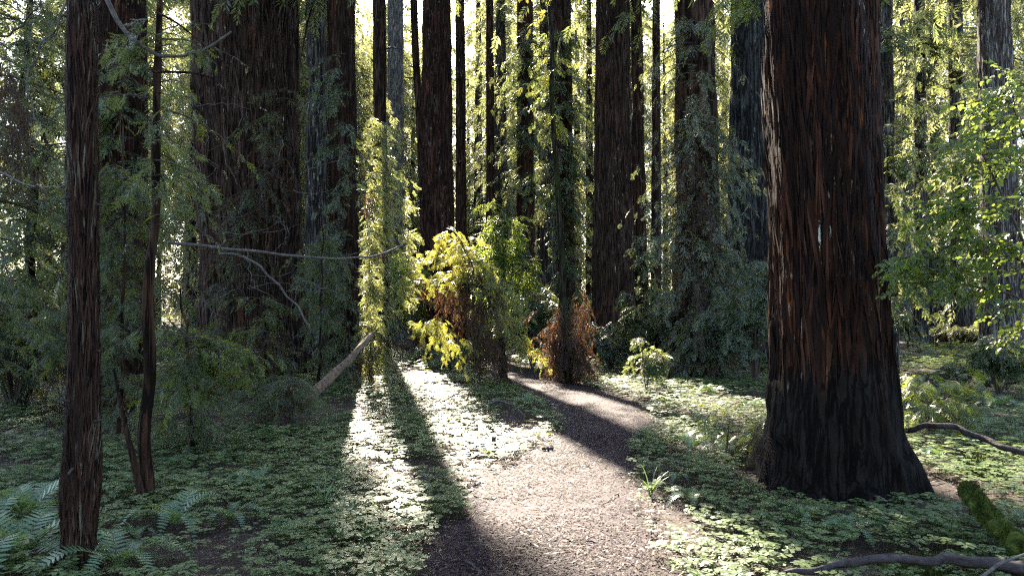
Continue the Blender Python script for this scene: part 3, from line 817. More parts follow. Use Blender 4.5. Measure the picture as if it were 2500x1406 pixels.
# ------------------------------------------------------------------ saplings, bushes
def sapling(name, label, cat, base_px, d, pts, r0, pieces, mats, barkm='bark_brown', org=None, group=None):
    """pts: photo points (x, y) of the stem at distance d, from the foot up"""
    P = np.array([at(x, y, d + (dd[0] if dd else 0)) for x, y, *dd in pts])
    P[0, 2] = float(gh(P[0, 0], P[0, 1])) - .05
    root = thing(name, label, cat, P[0], group)
    V, F, T = rough_tube(P, r0, r0 * .3, 60, 12, .3, d, wig=2.2 * r0)
    mesh_obj('trunk', V - P[0], [(F, 0), (T, 0)], M[barkm], root, True)
    mb = MB()
    for A, B, n, azr, Lr, rise, droop, ns, sc, tpl, slot in pieces:
        boughs(mb, along(A, B, n, .04), R.uniform(azr[0], azr[1], n), R.uniform(*Lr, n), R.uniform(rise - .2, rise + .2, n), R.uniform(droop * .6, droop * 1.3, n), ns, sc, tpl, slot, 2)
    if pieces:
        mb.build('crown', [M[mats[0]], M[mats[1]], M['twig']], root, P[0])
    return root, P

ALL = (-math.pi, math.pi)
# thin dark sapling with a U shaped branch
t2, P = sapling('redwood_sapling', 'thin dark sapling with forked foot and pale U shaped branch crossing it', 'sapling', None, 6.3,
    [(352, 1245), (362, 1100), (364, 850), (375, 500), (385, 140), (390, -80), (392, -300)], .055,
    [(at(376, 480, 6.3), at(388, -150, 6.3), 30, ALL, (.35, .8), .0, .5, 7, .2, SPRAY_NEAR, 0),
     (at(372, 560, 6.3), at(388, 60, 6.3), 12, (-.7, .4), (.4, .8), .05, .45, 8, .14, SPRAY_NEAR, 1)], ('needle', 'needle_lime'))
for nm, pts, r0, r1 in (('branch', [(262, 0), (285, 50), (320, 95), (386, 138), (450, 138), (510, 118), (565, 78)], .022, .009),
                        ('fork_stem', [(350, 1235), (328, 1130), (306, 1040), (290, 960), (278, 900)], .035, .010),
                        ('branch', [(372, 175), (470, 178), (520, 190), (560, 232), (660, 275)], .012, .004),
                        ('branch', [(382, 30), (430, 55), (500, 110), (560, 165)], .011, .004)):
    Q = np.array([at(x, y, 6.2) for x, y in pts])
    V, F, T = rough_tube(Q, r0, r1, 40, 9, .12, r0 * 90)
    mesh_obj(nm, V - P[0], [(F, 0), (T, 0)], M['dead_wood'] if nm == 'branch' and r0 > .02 else M['bark_brown'], t2, True)

sapling('redwood_sapling', 'bushy young redwood with yellow green sprays spreading low right of the thin sapling', 'sapling', None, 8.6,
    [(470, 1110), (465, 950), (455, 820), (440, 700)], .03,
    [(at(465, 1000, 8.6), at(445, 800, 8.6), 36, ALL, (.4, 1.0), .2, .4, 9, .19, SPRAY_NEAR, 1),
     (at(465, 900, 8.6), at(445, 810, 8.6), 22, (-.6, .5), (.5, .95), .15, .35, 9, .2, SPRAY_NEAR, 1),
     (at(465, 1080, 8.6), at(455, 850, 8.6), 40, ALL, (.3, .8), .1, .6, 8, .18, SPRAY_NEAR, 0)], ('needle_shaded', 'needle_lime'))
sapling('redwood_sapling', 'tall sapling with grey green layered sprays between the front trunk and thin sapling', 'sapling', None, 9.6,
    [(290, 1080), (300, 900), (305, 600), (300, 300)], .03,
    [(at(295, 1020, 9.6), at(300, 400, 9.6), 90, ALL, (.3, .8), .05, .45, 8, .21, SPRAY_NEAR, 0)], ('needle_shaded', 'needle_brown'))
sapling('redwood_sapling', 'feathery sapling with dead brown twigs at the foot of the giant redwood', 'sapling', None, 15.,
    [(650, 975), (648, 850), (640, 700), (634, 640)], .03,
    [(at(650, 940, 15.), at(640, 720, 15.), 34, ALL, (.4, 1.1), .15, .5, 9, .24, SPRAY_MID, 0),
     (at(650, 960, 15.), at(645, 800, 15.), 20, ALL, (.4, 1.0), .0, .7, 8, .26, SPRAY_THIN, 1)], ('needle_shaded', 'needle_brown'))
sapling('redwood_sapling', 'dense grey green sapling in front of the bushy dark redwood', 'sapling', None, 15.8,
    [(780, 960), (782, 850), (785, 650), (788, 540)], .035,
    [(at(780, 940, 15.8), at(788, 560, 15.8), 48, ALL, (.35, 1.1), .1, .6, 9, .24, SPRAY_MID, 0)], ('needle_shaded', 'needle_brown'))
sapling('redwood_sapling', 'low spreading sapling with pale sprays under the leaning broken log', 'sapling', None, 10.5,
    [(690, 1050), (700, 960), (710, 900)], .025,
    [(at(690, 1030, 10.5), at(712, 920, 10.5), 40, ALL, (.35, .95), .2, .5, 8, .2, SPRAY_NEAR, 0),
     (at(690, 1040, 10.5), at(712, 960, 10.5), 20, ALL, (.3, .8), .0, .8, 8, .2, SPRAY_THIN, 1)], ('needle_shaded', 'needle_brown'))
# trees off the left edge reaching in
_le, _lp = sapling('redwood_tree', 'dark leaning tree at the picture edge with hanging boughs and dead tufts', 'redwood', None, 9.,
    [(-70, 1100), (-70, 700), (-75, 300), (-80, -100), (-80, -400)], .13,
    [(at(-70, 850, 9.), at(-75, -150, 9.), 90, (-1.2, 1.2), (.6, 1.5), .05, .5, 9, .24, SPRAY_NEAR, 0),
     (at(20, 250, 8.8), at(10, 130, 8.8), 7, (-2.5, .5), (.1, .3), -.2, 1.6, 7, .2, SPRAY_MID, 1),
     (at(60, 400, 8.8), at(40, 260, 8.8), 5, (-2.5, .5), (.1, .25), -.2, 1.8, 7, .2, SPRAY_MID, 1)], ('needle', 'needle_brown'))
mb = MB()
for A, B in (((12, 150), (24, 330)), ((45, 190), (48, 300)), ((40, 340), (60, 400)), ((8, 330), (16, 420))):
    tassels(mb, at(*A, 8.2), at(*B, 8.2), 34, .05, .34, 0, 1, .25)
for A in ((12, 150), (45, 190), (40, 340)):
    V, F, T = rough_tube(np.array([at(-70, A[1] - 60, 9.), at(-20, A[1] - 30, 8.5), at(*A, 8.2)]), .02, .008, 16, 6, .2, 3.)
    mb.add(V, [(F, 1), (T, 1)])
mb.build('dead_tuft', [M['needle_brown'], M['twig']], _le, _lp[0])
sapling('redwood_tree', 'thin tree with grey lower sprays in the dim thicket left of the front trunk', 'redwood', None, 13.,
    [(60, 1000), (66, 700), (70, 300), (72, -80), (72, -300)], .10,
    [(at(62, 940, 13.), at(70, 0, 13.), 150, ALL, (.5, 1.4), .05, .55, 9, .3, SPRAY, 0),
     (at(62, 960, 13.), at(68, 700, 13.), 30, ALL, (.4, 1.0), -.1, .8, 8, .28, SPRAY_THIN, 1)], ('needle_shaded', 'needle_brown'))

# golden bush drooping over the trail bend
root = thing('drooping_redwood', 'sunlit golden green young redwood arching over the trail bend with dead brown needles', 'redwood', on_ground(1228, 925))
O = np.array(root.location)
DB = 14.6
S = np.array([O, at(1226, 860, DB + 3.4), at(1212, 780, DB + 1.6), at(1180, 690, DB + .4), at(1140, 620, DB), at(1112, 565, DB - .2), at(1090, 560, DB - .4)])
V, F, T = rough_tube(S, .12, .015, 60, 12, .2, 3.)
mesh_obj('trunk', V - O, [(F, 0), (T, 0)], M['bark_brown'], root, True)
S2 = np.array([at(1190, 705, DB + .3), at(1130, 690, DB), at(1060, 690, DB - .2), at(1010, 700, DB - .4)])
V, F, T = rough_tube(S2, .04, .012, 30, 9, .2, 5.)
mesh_obj('limb', V - O, [(F, 0), (T, 0)], M['bark_brown'], root, True)
mb = MB()
for A, B, n, azr, Lr, rise, droop, ns, sc, tpl, slot in (
    (at(1112, 580, DB), at(1190, 700, DB + .2), 34, ALL, (.15, .95), .2, 1.1, 8, .2, SPRAY_NEAR, 0),
    (at(1095, 570, DB), at(1140, 640, DB), 20, ALL, (.12, .6), .55, 1.2, 8, .19, SPRAY_NEAR, 0),
    (at(1000, 700, DB - .4), at(1150, 670, DB - .1), 34, ALL, (.12, .65), .55, .8, 8, .19, SPRAY_NEAR, 0),
    (at(1010, 660, DB - .4), at(1090, 630, DB - .1), 16, ALL, (.12, .5), .6, .8, 8, .19, SPRAY_NEAR, 0),
    (at(1030, 760, DB - .3), at(1140, 850, DB - .2), 22, ALL, (.15, .45), -.3, 1.0, 8, .2, SPRAY_NEAR, 0),
    (at(1190, 650, DB + .3), at(1230, 800, DB + 1.2), 26, ALL, (.2, .8), .1, .9, 8, .22, SPRAY_NEAR, 0),
    (at(1230, 720, DB + 2.), at(1290, 860, DB + 3.), 24, ALL, (.2, .7), .1, .8, 8, .24, SPRAY_MID, 0),
    (at(1130, 640, DB), at(1195, 740, DB + .2), 22, ALL, (.15, .5), -.2, 1.2, 7, .2, SPRAY_MID, 1),
    (at(1150, 800, DB + .8), at(1222, 880, DB + 3.), 34, ALL, (.15, .5), -.3, 1.2, 8, .24, SPRAY_MID, 1)):
    boughs(mb, along(A, B, n, .1), R.uniform(azr[0], azr[1], n), R.uniform(*Lr, n), R.uniform(rise - .3, rise + .3, n), R.uniform(droop * .4, droop * 1.5, n), ns, sc, tpl, slot, 2)
tassels(mb, at(1005, 690, DB - .4), at(1150, 690, DB), 60, .09, .42)
tassels(mb, at(1080, 690, DB - .2), at(1205, 760, DB + .5), 110, .16, .6)
tassels(mb, at(1110, 620, DB), at(1180, 680, DB), 50, .14, .35)
tassels(mb, at(1150, 770, DB + .8), at(1222, 850, DB + 3.), 80, .2, .55)
mb.build('crown', [M['needle_yellow'], M['needle_brown'], M['twig']], root, O)

# mossy curved stem and brown skirts
t13, P = sapling('mossy_sapling', 'tall thin mossy stem with a slight curve rising from rusty dead needles', 'sapling', None, 18.5,
    [(1385, 930), (1378, 800), (1366, 600), (1352, 350), (1338, 100), (1332, -60), (1328, -300)], .098,
    [(at(1350, 330, 18.5), at(1332, -150, 18.5), 14, ALL, (.4, 1.0), .05, .5, 7, .3, SPRAY, 0)], ('needle_yellow', 'needle_brown'), 'bark_moss')
O = np.array(t13.location)
mb = MB()
tassels(mb, at(1362, 740, 18.3), at(1368, 880, 18.2), 150, .12, .6, 0, 1, .3)
tassels(mb, at(1345, 800, 18.3), at(1350, 890, 18.2), 60, .12, .45, 0, 1, .4)
tassels(mb, at(1422, 720, 18.8), at(1412, 880, 18.6), 150, .11, .6, 0, 1, .3)
tassels(mb, at(1385, 800, 18.6), at(1395, 905, 18.5), 260, .26, .5, 0, 1, .4)
boughs(mb, along(at(1350, 800, 18.6), at(1420, 900, 18.5), 60, .2), R.uniform(-math.pi, math.pi, 60), R.uniform(.2, .6, 60), -.1, R.uniform(.6, 1.4, 60), 7, .26, SPRAY_MID, 0, 1)
mb.build('dead_skirt', [M['needle_brown'], M['twig']], t13, O)

def bush(name, label, cat, px, py, d, w, h, n, sc, tpl, mats, group=None, brown=.12, Lf=.5):
    p = at(px, py, d); p[2] = float(gh(p[0], d))
    root = thing(name, label, cat, p, group)
    mb = MB()
    k = max(4, n // 9)
    az = R.uniform(-math.pi, math.pi, k); q = R.uniform(.1, .8, k) * w
    top = np.stack([np.cos(az) * q, np.sin(az) * q, R.uniform(.45, 1., k) * h], -1)
    mid = top * np.array([.4, .4, .55]) + R.normal(0, .06, (k, 3))
    P = np.stack([np.zeros((k, 3)), mid * .5, mid, (mid + top) / 2 + R.normal(0, .04, (k, 3)), top], 1)
    V, F = tubes(P, np.linspace(.016, .004, 5)[None].repeat(k, 0) * (h ** .5), 5)
    stems = mesh_obj('stem', V, [(F, 0)], M['twig'], root)
    s = R.integers(0, k, n); t = R.uniform(.25, 1., n)[:, None]
    P0 = mid[s] * (1 - t) + top[s] * t + R.normal(0, .08, (n, 3))
    P0[:, 2] = np.maximum(P0[:, 2], .1)
    ang = np.arctan2(P0[:, 1], P0[:, 0]) + R.normal(0, .9, n)
    nb = int(n * brown)
    boughs(mb, P0[nb:], ang[nb:], R.uniform(.4, 1., n - nb) * Lf * w, R.uniform(0, .4, n - nb), R.uniform(.3, .8, n - nb), 7, sc, tpl, 0, 2)
    if nb: boughs(mb, P0[:nb], ang[:nb], R.uniform(.3, .7, nb) * Lf * w, -.2, R.uniform(.6, 1.4, nb), 6, sc * .9, SPRAY_THIN, 1, 2)
    mb.build('foliage', [M[mats[0]], M[mats[1]], M['twig']], root)
    return root

bush('sapling_bush', 'small sunlit sapling glowing pale at the right trail edge before dark foliage', 'sapling', 1578, 930, 15.5, .38, 1.25, 40, .26, SPRAY, ('needle', 'needle_brown'), brown=.2, Lf=.8)
bush('sapling_bush', 'rounded green bush at the foot of the dark columnar trunk', 'bush', 1590, 880, 21., 1.0, 2.6, 120, .36, SPRAY, ('needle', 'needle_brown'))
bush('sapling_bush', 'dark bush under the draped redwood beside the fallen branch', 'bush', 1740, 935, 18.3, 1.1, 1.9, 120, .33, SPRAY, ('needle_grey', 'needle_brown'), brown=.2)
bush('sapling_bush', 'blue green bush tight against the left side of the massive redwood', 'bush', 1845, 930, 17., .75, 3.0, 120, .3, SPRAY, ('needle_grey', 'needle_brown'), brown=.05)
bush('sapling_bush', 'dark bush low at the foot of the columnar trunk beside rusty needles', 'bush', 1490, 895, 22., 1.0, 1.5, 90, .34, SPRAY, ('needle_grey', 'needle_brown'), brown=.2)
bush('sapling_bush', 'dim low bush right behind the golden drooping redwood under its arch', 'bush', 1100, 900, 25., 1.6, 1.1, 110, .36, SPRAY, ('needle', 'needle_brown'), brown=.05)
bush('tall_shrub', 'airy pale green shrub lit from behind between centre trunk and rusty redwood', 'shrub', 1225, 880, 27., 1.1, 6.2, 170, .5, LEAFY_SMALL, ('broad', 'needle_brown'), brown=0.)
bush('tall_shrub', 'soft green shrub bending over the trail bend beside dead brown needles', 'shrub', 1300, 890, 23., .9, 2.6, 110, .42, SPRAY, ('needle', 'needle_brown'), brown=.1)
bush('tall_shrub', 'sunny shrub between the pale hazy trunk and centre redwood', 'shrub', 1005, 880, 30., 1.0, 4.5, 110, .5, LEAFY_SMALL, ('broad', 'needle_brown'), brown=0.)
bush('sapling_bush', 'pale dusty sapling bush right of the leaning broken log by the bright strip', 'bush', 905, 950, 16.6, .4, 1.9, 24, .26, SPRAY_MID, ('needle', 'needle_brown'), brown=.3)
bush('sapling_bush', 'dark bush crowding the foot of the giant redwood left of the log', 'bush', 560, 960, 15.5, 1.3, 1.5, 80, .26, SPRAY_MID, ('needle_shaded', 'needle_brown'), brown=.25)
bush('sapling_bush', 'dim sapling bush behind the front trunk in the thicket', 'bush', 190, 1020, 11.5, .9, 2.2, 110, .25, SPRAY_NEAR, ('needle_shaded', 'needle_brown'), brown=.2)
bush('sapling_bush', 'low shaded bush at the dim edge left of the front trunk', 'bush', 30, 1010, 12.5, 1.0, 2.0, 110, .27, SPRAY, ('needle_shaded', 'needle_brown'), brown=.25)
bush('sapling_bush', 'yellow green sprays beside the right edge of the massive redwood', 'bush', 2270, 1000, 9.5, .55, .95, 46, .2, SPRAY_NEAR, ('needle_lime', 'needle_brown'), brown=.15, Lf=.9)
bush('sapling_bush', 'green bush beyond the brush pile under the silvery redwood', 'bush', 2440, 960, 14., .9, 1.3, 90, .27, SPRAY, ('needle', 'needle_brown'), brown=.05)
bush('sapling_bush', 'thin low sprays crossing ferns left of the massive trunk', 'bush', 1770, 1110, 8.0, .5, .55, 26, .17, SPRAY_NEAR, ('needle_lime', 'needle_brown'), brown=.1, Lf=1.)

# broad leaved hazel at the right
root = thing('hazel_shrub', 'broad leaved green hazel reaching in before the silvery grey redwood', 'shrub', (at(2640, 900, 5.8)[0], 5.8, float(gh(at(2640, 900, 5.8)[0], 5.8))))
O = np.array(root.location)
for pts, r0 in (([(2640, 1270), (2600, 900), (2520, 640), (2420, 420), (2360, 300)], .03), ([(2640, 1270), (2610, 800), (2560, 500), (2480, 280), (2440, 180)], .028),
                ([(2600, 850), (2480, 720), (2330, 690), (2190, 690)], .014), ([(2560, 700), (2450, 600), (2350, 580), (2250, 640)], .014)):
    Q = np.array([at(x, y, 5.8) for x, y in pts])
    if pts[0][1] > 1200: Q[0] = O
    V, F, T = rough_tube(Q, r0, .004, 40, 8, .12, r0 * 77)
    mesh_obj('stem', V - O, [(F, 0), (T, 0)], M['twig'], root, True)
mb = MB()
for A, B, n in ((at(2470, 300, 5.7), at(2560, 450, 5.8), 12), (at(2380, 330, 5.6), at(2520, 620, 5.8), 16), (at(2300, 480, 5.7), at(2420, 520, 5.6), 9),
                (at(2260, 640, 5.8), at(2480, 700, 5.7), 14), (at(2230, 680, 5.8), at(2400, 600, 5.9), 12), (at(2500, 560, 5.5), at(2580, 800, 5.7), 9),
                (at(2440, 210, 5.7), at(2540, 260, 5.7), 12)):
    boughs(mb, along(A, B, n, .06), R.uniform(2.2, 4.2, n), R.uniform(.2, .42, n), R.uniform(-.1, .3, n), R.uniform(.2, .5, n), 5, .215, LEAFY, 0, 1, .008, hang=.1)
mb.build('foliage', [M['broad'], M['twig']], root, O)

# ------------------------------------------------------------------ far forest
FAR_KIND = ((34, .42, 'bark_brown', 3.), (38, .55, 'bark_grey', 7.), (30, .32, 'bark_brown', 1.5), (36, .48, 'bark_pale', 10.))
FAR_TRUNK = []
def far_trunk(seed, h, r):
    n = 22; Zs = np.linspace(-.4, h, 60)
    th = np.arange(n) * 2 * np.pi / n
    rr = r * (1 - .75 * np.clip(Zs / h, 0, 1)) + .25 * r * np.exp(-np.clip(Zs, 0, 9) / .8)
    rad = rr[:, None] * (1 + .12 * (vn(np.cos(th)[None] * 3 + seed, np.sin(th)[None] * 3, Zs[:, None] * .2) - .5) * 2)
    cx = .3 * (vn(Zs * .08, seed, 1.) - .5)
    V = np.stack([cx[:, None] + rad * np.cos(th), rad * np.sin(th), np.repeat(Zs[:, None], n, 1)], -1).reshape(-1, 3)
    i, j = np.meshgrid(np.arange(59), np.arange(n), indexing='ij'); b = i * n; j2 = (j + 1) % n
    return V, np.stack([b + j, b + j2, b + n + j2, b + n + j], -1).reshape(-1, 4)
def far_tree(k, loc, rz, sc):
    h, r, mat, low = FAR_KIND[k % 4]
    root = thing('redwood_tree', 'distant redwood with sunlit hazy foliage deep in the forest, some unseen and added for shade', 'redwood', loc, 'distant redwoods deep in the forest')
    if k < 4:
        V, F = far_trunk(k + 1, h, r)
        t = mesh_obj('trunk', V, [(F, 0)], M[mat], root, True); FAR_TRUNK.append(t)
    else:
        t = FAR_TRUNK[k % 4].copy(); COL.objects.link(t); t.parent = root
    t.scale = (sc, sc, sc); t.rotation_euler = (0, 0, rz)
    mb = MB(); nb = 190 if loc[1] > 56 else (460 if -13 < loc[0] < -6 and 30 < loc[1] < 50 else 150)  # densest crowns are there to block sun from the left ground
    z = (low + (h - low) * R.random(nb)) * sc
    P0 = np.stack([0 * z + loc[0], 0 * z + loc[1], z + loc[2]], -1)
    L = R.uniform(1.6, 4.2, nb) * (1.1 - .6 * z / h / sc)
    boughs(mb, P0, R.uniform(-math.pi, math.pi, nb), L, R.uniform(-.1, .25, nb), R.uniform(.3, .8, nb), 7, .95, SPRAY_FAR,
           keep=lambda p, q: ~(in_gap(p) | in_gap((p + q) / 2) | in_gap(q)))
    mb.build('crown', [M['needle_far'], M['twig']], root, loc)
spots = []
def blocks_sun(x, d):
    return max(in_gap(np.array([[x + e, d, h_] for h_ in np.arange(6., 38, .7)])).mean() for e in (-.4, 0, .4)) > .1
rng = np.random.default_rng(5)
tries = 0
while len(spots) < 62 and tries < 6000:
    tries += 1
    d = rng.uniform(36, 96); px = rng.uniform(-250, 2750)
    x = (px - 1250) / FPX * d
    if d < 46 and (860 < px < 1060 or 1450 < px < 1550): continue
    if blocks_sun(x, d): continue
    if any((x - a) ** 2 + (d - b) ** 2 < 4.2 ** 2 for a, b in spots): continue
    if abs(path_dist(x, d)) < 1 and d < 60: continue
    spots.append((x, d))
while len(spots) < 100 and tries < 20000:
    tries += 1
    d = rng.uniform(57, 97); px = rng.uniform(350, 2300); x = (px - 1250) / FPX * d
    if blocks_sun(x, d) or any((x - a) ** 2 + (d - b) ** 2 < 3.4 ** 2 for a, b in spots): continue
    spots.append((x, d))
# extra ones: background fill, plus hidden trees added to shade the left ground
for x, d in ((-16, 27), (-20, 34), (-12, 36), (14, 33), (18, 27), (22, 36), (5, 47), (-24, 22), (24, 20), (-8.8, 38.5), (-12.2, 47), (-10.8, 42.5), (-10.3, 76), (-12.2, 90), (-9.6, 84), (-14.6, 80), (-28, 44), (-16, 46), (-31, 55), (-20, 53), (-25, 62), (-36, 66)):
    spots.append((x, d))
for x, d in ((-9, -5), (-4, -11), (3.5, -9), (9, -6), (14, -2), (-14, 1), (0, -18), (-10, -17), (11, -16), (18, -12), (-19, -10)):  # unseen trees behind the camera, added to cut frontal skylight
    spots.append((x, d))
for k, (x, d) in enumerate(spots):
    far_tree(k, (x, d, float(gh(x, d)) - .05), rng.uniform(0, 6.28), rng.uniform(.85, 1.2))

SHR = []
for k, (w, h, tpl, mt, sc) in enumerate(((1.4, 2.4, LEAFY_SMALL, 'broad', .55), (1.7, 3.2, SPRAY, 'needle_far', .6), (1.3, 1.6, SPRAY, 'needle_far', .5))):
    SHR.append(bush('understorey_shrub', 'backlit understorey shrub among the distant trunks', 'shrub', 1250, 860, 60. + 6 * k, w, h, 110, sc, tpl, (mt, 'needle_brown'), 'shrubs between the distant trunks', 0., .45))
cnt = 0
pos = []
while cnt < 90:
    d = rng.uniform(30, 75); px = rng.uniform(-150, 2650); x = (px - 1250) / FPX * d
    if path_dist(x, d) < 1.6 or any((x - a) ** 2 + (d - b) ** 2 < 2.5 for a, b in pos): continue
    pos.append((x, d)); cnt += 1
for k, (x, d) in enumerate(pos):
    src = SHR[k % 3]; loc = (x, d, float(gh(x, d)))
    if k < 3: src.location = loc
    else: copy_tree(src, loc, rng.uniform(0, 6.28), rng.uniform(.7, 1.35), src['label'])

# wood beyond everything one can tell apart
n = 36000
a = R.uniform(-.95, .95, n); dd = R.uniform(98, 135, n)
P0 = np.stack([np.sin(a) * dd, np.cos(a) * dd, R.random(n) ** .9 * 46], -1)
P0[:, 2] += gh(P0[:, 0], P0[:, 1])
keepm = vn(P0[:, 0] * .12, P0[:, 1] * .05, P0[:, 2] * .09) + .25 * R.random(n) > .44
P0 = P0[keepm]; n = len(P0)
mb = MB()
az = R.uniform(-math.pi, math.pi, n)
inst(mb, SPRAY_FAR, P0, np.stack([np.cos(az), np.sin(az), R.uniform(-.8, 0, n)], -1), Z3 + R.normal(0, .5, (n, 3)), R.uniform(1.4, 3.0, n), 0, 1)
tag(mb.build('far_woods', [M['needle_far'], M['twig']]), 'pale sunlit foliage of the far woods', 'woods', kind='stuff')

# ------------------------------------------------------------------ ground cover
def clover():
    V, F = [], []
    n = 0
    for k in range(3):
        a = k * 2 * math.pi / 3
        d = np.array([math.cos(a), math.sin(a), 0]); s = np.array([-math.sin(a), math.cos(a), 0])
        o = d * .04; m = d * .40 + Z3 * .01; 
        for sg in (-1, 1):
            e1 = d * .33 + s * sg * .35 - Z3 * .045; e2 = d * .54 + s * sg * .19 - Z3 * .03
            q = [o, e1, e2, m]
            V += q; F.append([n, n + 1, n + 2, n + 3] if sg < 0 else [n, n + 3, n + 2, n + 1]); n += 4
    V += [np.array([-.012, 0, 0]), np.array([.012, 0, 0]), np.array([.02, .05, -1.3]), np.array([-.0, .05, -1.3])]
    FT = [[n, n + 1, n + 2, n + 3]]
    return np.array(V), np.array(F), np.array(FT)
CLOVER = [clover()]

def scatter(d0, d1, dens, half=.78):
    area = half * (d1 ** 2 - d0 ** 2)
    n = int(area * dens)
    d = np.sqrt(R.uniform(d0 ** 2, d1 ** 2, n)); x = R.uniform(-half, half, n) * d
    return x, d

mbs = {'l': MB(), 'r': MB()}
for d0, d1, dens, s0 in ((3.6, 7, 430, .072), (7, 12, 330, .074), (12, 20, 200, .085), (20, 34, 60, .13)):
    x, y = scatter(d0, d1, dens)
    q = vn(x * .9 + 4, y * .9, 3.3) * .65 + vn(x * 3.1, y * 3.1, 6.1) * .35
    q = q + .10 * ((x > np.interp(y, P_D, P_C)) & (y < 11))
    q = q + .05 * ((x < np.interp(y, P_D, P_C)) & (y < 7.5))
    pd = path_dist(x, y) + (vn(x * 4, y * 4, 2.) - .5) * .35
    k = (q + .25 * (R.random(len(x)) - .5) > .435) & (pd > -.02)
    ho = TREES['hero'][1]; k &= np.hypot(x - ho[0], y - ho[1]) > .98 + .25 * (vn(x * 3, y * 3, 4.) - .3)
    x, y = x[k], y[k]
    n = len(x)
    s = s0 * R.uniform(.5, 1.5, n) * (.75 + .5 * vn(x * 1.7, y * 1.7, 9.1))
    z = gh(x, y) + s * 1.1 * R.uniform(.4, 1.3, n) + .012 + .05 * vn(x * 2.2, y * 2.2, 5.5)
    az = R.uniform(0, 6.28, n)
    X = np.stack([np.cos(az), np.sin(az), R.normal(0, .10, n)], -1)
    up = Z3 + R.normal(0, .11, (n, 3))
    left = x < np.interp(y, P_D, P_C)
    P = np.stack([x, y, z], -1)
    for key, m in (('l', left), ('r', ~left)):
        inst(mbs[key], CLOVER, P[m], X[m], up[m], s[m], 0, 1)
tag(mbs['l'].build('redwood_sorrel_undergrowth', [M['sorrel'], M['stem']]), 'carpet of three leaved sorrel on the forest floor left of the trail', 'sorrel', kind='stuff')
tag(mbs['r'].build('redwood_sorrel_undergrowth', [M['sorrel'], M['stem']]), 'carpet of three leaved sorrel on the forest floor right of the trail', 'sorrel', kind='stuff')

def flakes(name, label, x, y, zoff, ln, wd, mat, dz=.012):
    n = len(x)
    az = R.uniform(0, 6.28, n); L = ln * R.uniform(.4, 1.5, n); W = wd * R.uniform(.5, 1.4, n)
    d = np.stack([np.cos(az), np.sin(az), R.normal(0, .16, n)], -1); s = np.stack([-np.sin(az), np.cos(az), R.normal(0, .2, n)], -1)
    c = np.stack([x, y, gh(x, y) + zoff + R.random(n) * dz], -1)
    l, w = L[:, None] / 2, W[:, None] / 2
    V = np.stack([c - d * l - s * w * .5, c + s * -w, c + d * l, c + s * w], 1).reshape(-1, 3)
    F = np.arange(4 * n).reshape(-1, 4)
    return tag(mesh_obj(name, V, [(F, 0)], mat), label, 'litter', kind='stuff')

x, y = scatter(3.6, 13, 330)
k = path_dist(x, y) > -.1
flakes('needle_litter', 'brown needles and bark scraps strewn over the forest floor', x[k], y[k], .012, .055, .010, M['litter'], .02)
n = 90000
y = 3.4 + 17 * R.random(n) ** 1.7
x = np.interp(y, P_D, P_C) + np.interp(y, P_D, P_W) * R.normal(0, .62, n)
k = (path_dist(x, y) < .12) & (vn(x * 1.6, y * 1.6, 2.7) * .7 + vn(x * 5, y * 5, 8.7) * .3 + .5 * (R.random(n) - .5) + .25 * np.clip(path_dist(x, y) + .35, 0, .5) > .40)
flakes('path_litter', 'pale wood chips and dry needles covering the trail', x[k], y[k], .03, .030, .010, M['chips'], .010)

n = 4500
y = 3.6 + 12 * R.random(n) ** 1.5
x = np.interp(y, P_D, P_C) + np.interp(y, P_D, P_W) * R.normal(0, .8, n)
k = (path_dist(x, y) < .2) & (vn(x * 2.1, y * 1.2, 6.6) + .4 * (R.random(n) - .5) > .5)
flakes('path_litter', 'dark bark scraps and dead sprigs drifted along the trail', x[k], y[k], .036, .07, .012, M['needle_brown'], .014)

# ferns
def frond_mesh(L, arch, roll, n=26):
    V, F, FS = [], [], []
    k = 0
    t = np.linspace(0, 1, n)
    px_ = L * (t * .92); pz = L * (arch * t * 1.5 - arch * 1.55 * t * t)
    for q in range(n):
        c = np.array([px_[q], 0, pz[q]])
        tg = norm(np.array([.92, 0, arch * (1.5 - 3.1 * t[q])]))
        nrm = np.cross(tg, [0, 1, 0]) * -1
        wl = L * .17 * (math.sin(math.pi * min(1, .12 + .9 * t[q]) ** .75) ** .8 if t[q] > .1 else 0) * R.uniform(.85, 1.1)
        if wl > .004:
            for sg in (-1, 1):
                s = norm(np.array([0, sg, 0]) + tg * .28 - nrm * .12 * R.uniform(.5, 2))
                h = L / n * .40
                V += [c - tg * h, c + s * wl * .5 - tg * h * .75, c + s * wl, c + s * wl * .55 + tg * h * .8, c + tg * h]
                F.append([k, k + 1, k + 2, k + 3, k + 4] if sg < 0 else [k + 4, k + 3, k + 2, k + 1, k]); k += 5
    P = np.stack([px_, 0 * t, pz], -1)
    TV, TF = tubes(P[None], (np.linspace(.005, .001, n) * (L / .8))[None], 4)
    V = np.concatenate([np.array(V), TV])
    ca, sa = math.cos(roll), math.sin(roll)
    V[:, 1], V[:, 2] = V[:, 1] * ca - V[:, 2] * sa * .0, V[:, 2] + V[:, 1] * sa
    return V, [(np.array(F), 0), (TF + k, 1)]

def fern(label, px, py, fronds, L, azs=None, dist=None, group=None):
    p = on_ground(px, py) if dist is None else at(px, py, dist)
    p[2] = float(gh(p[0], p[1]))
    root = thing('sword_fern', label, 'fern', p, group)
    for k in range(fronds):
        az = azs[k] if azs else (k + R.uniform(-.3, .3)) * 2 * math.pi / fronds
        V, FM = frond_mesh(L * R.uniform(.8, 1.2), R.uniform(.7, 1.15), R.uniform(-.3, .3))
        o = mesh_obj('frond', V, FM, [M['fern'], M['stem']], root, False)
        o.rotation_euler = (0, 0, az)
    return root

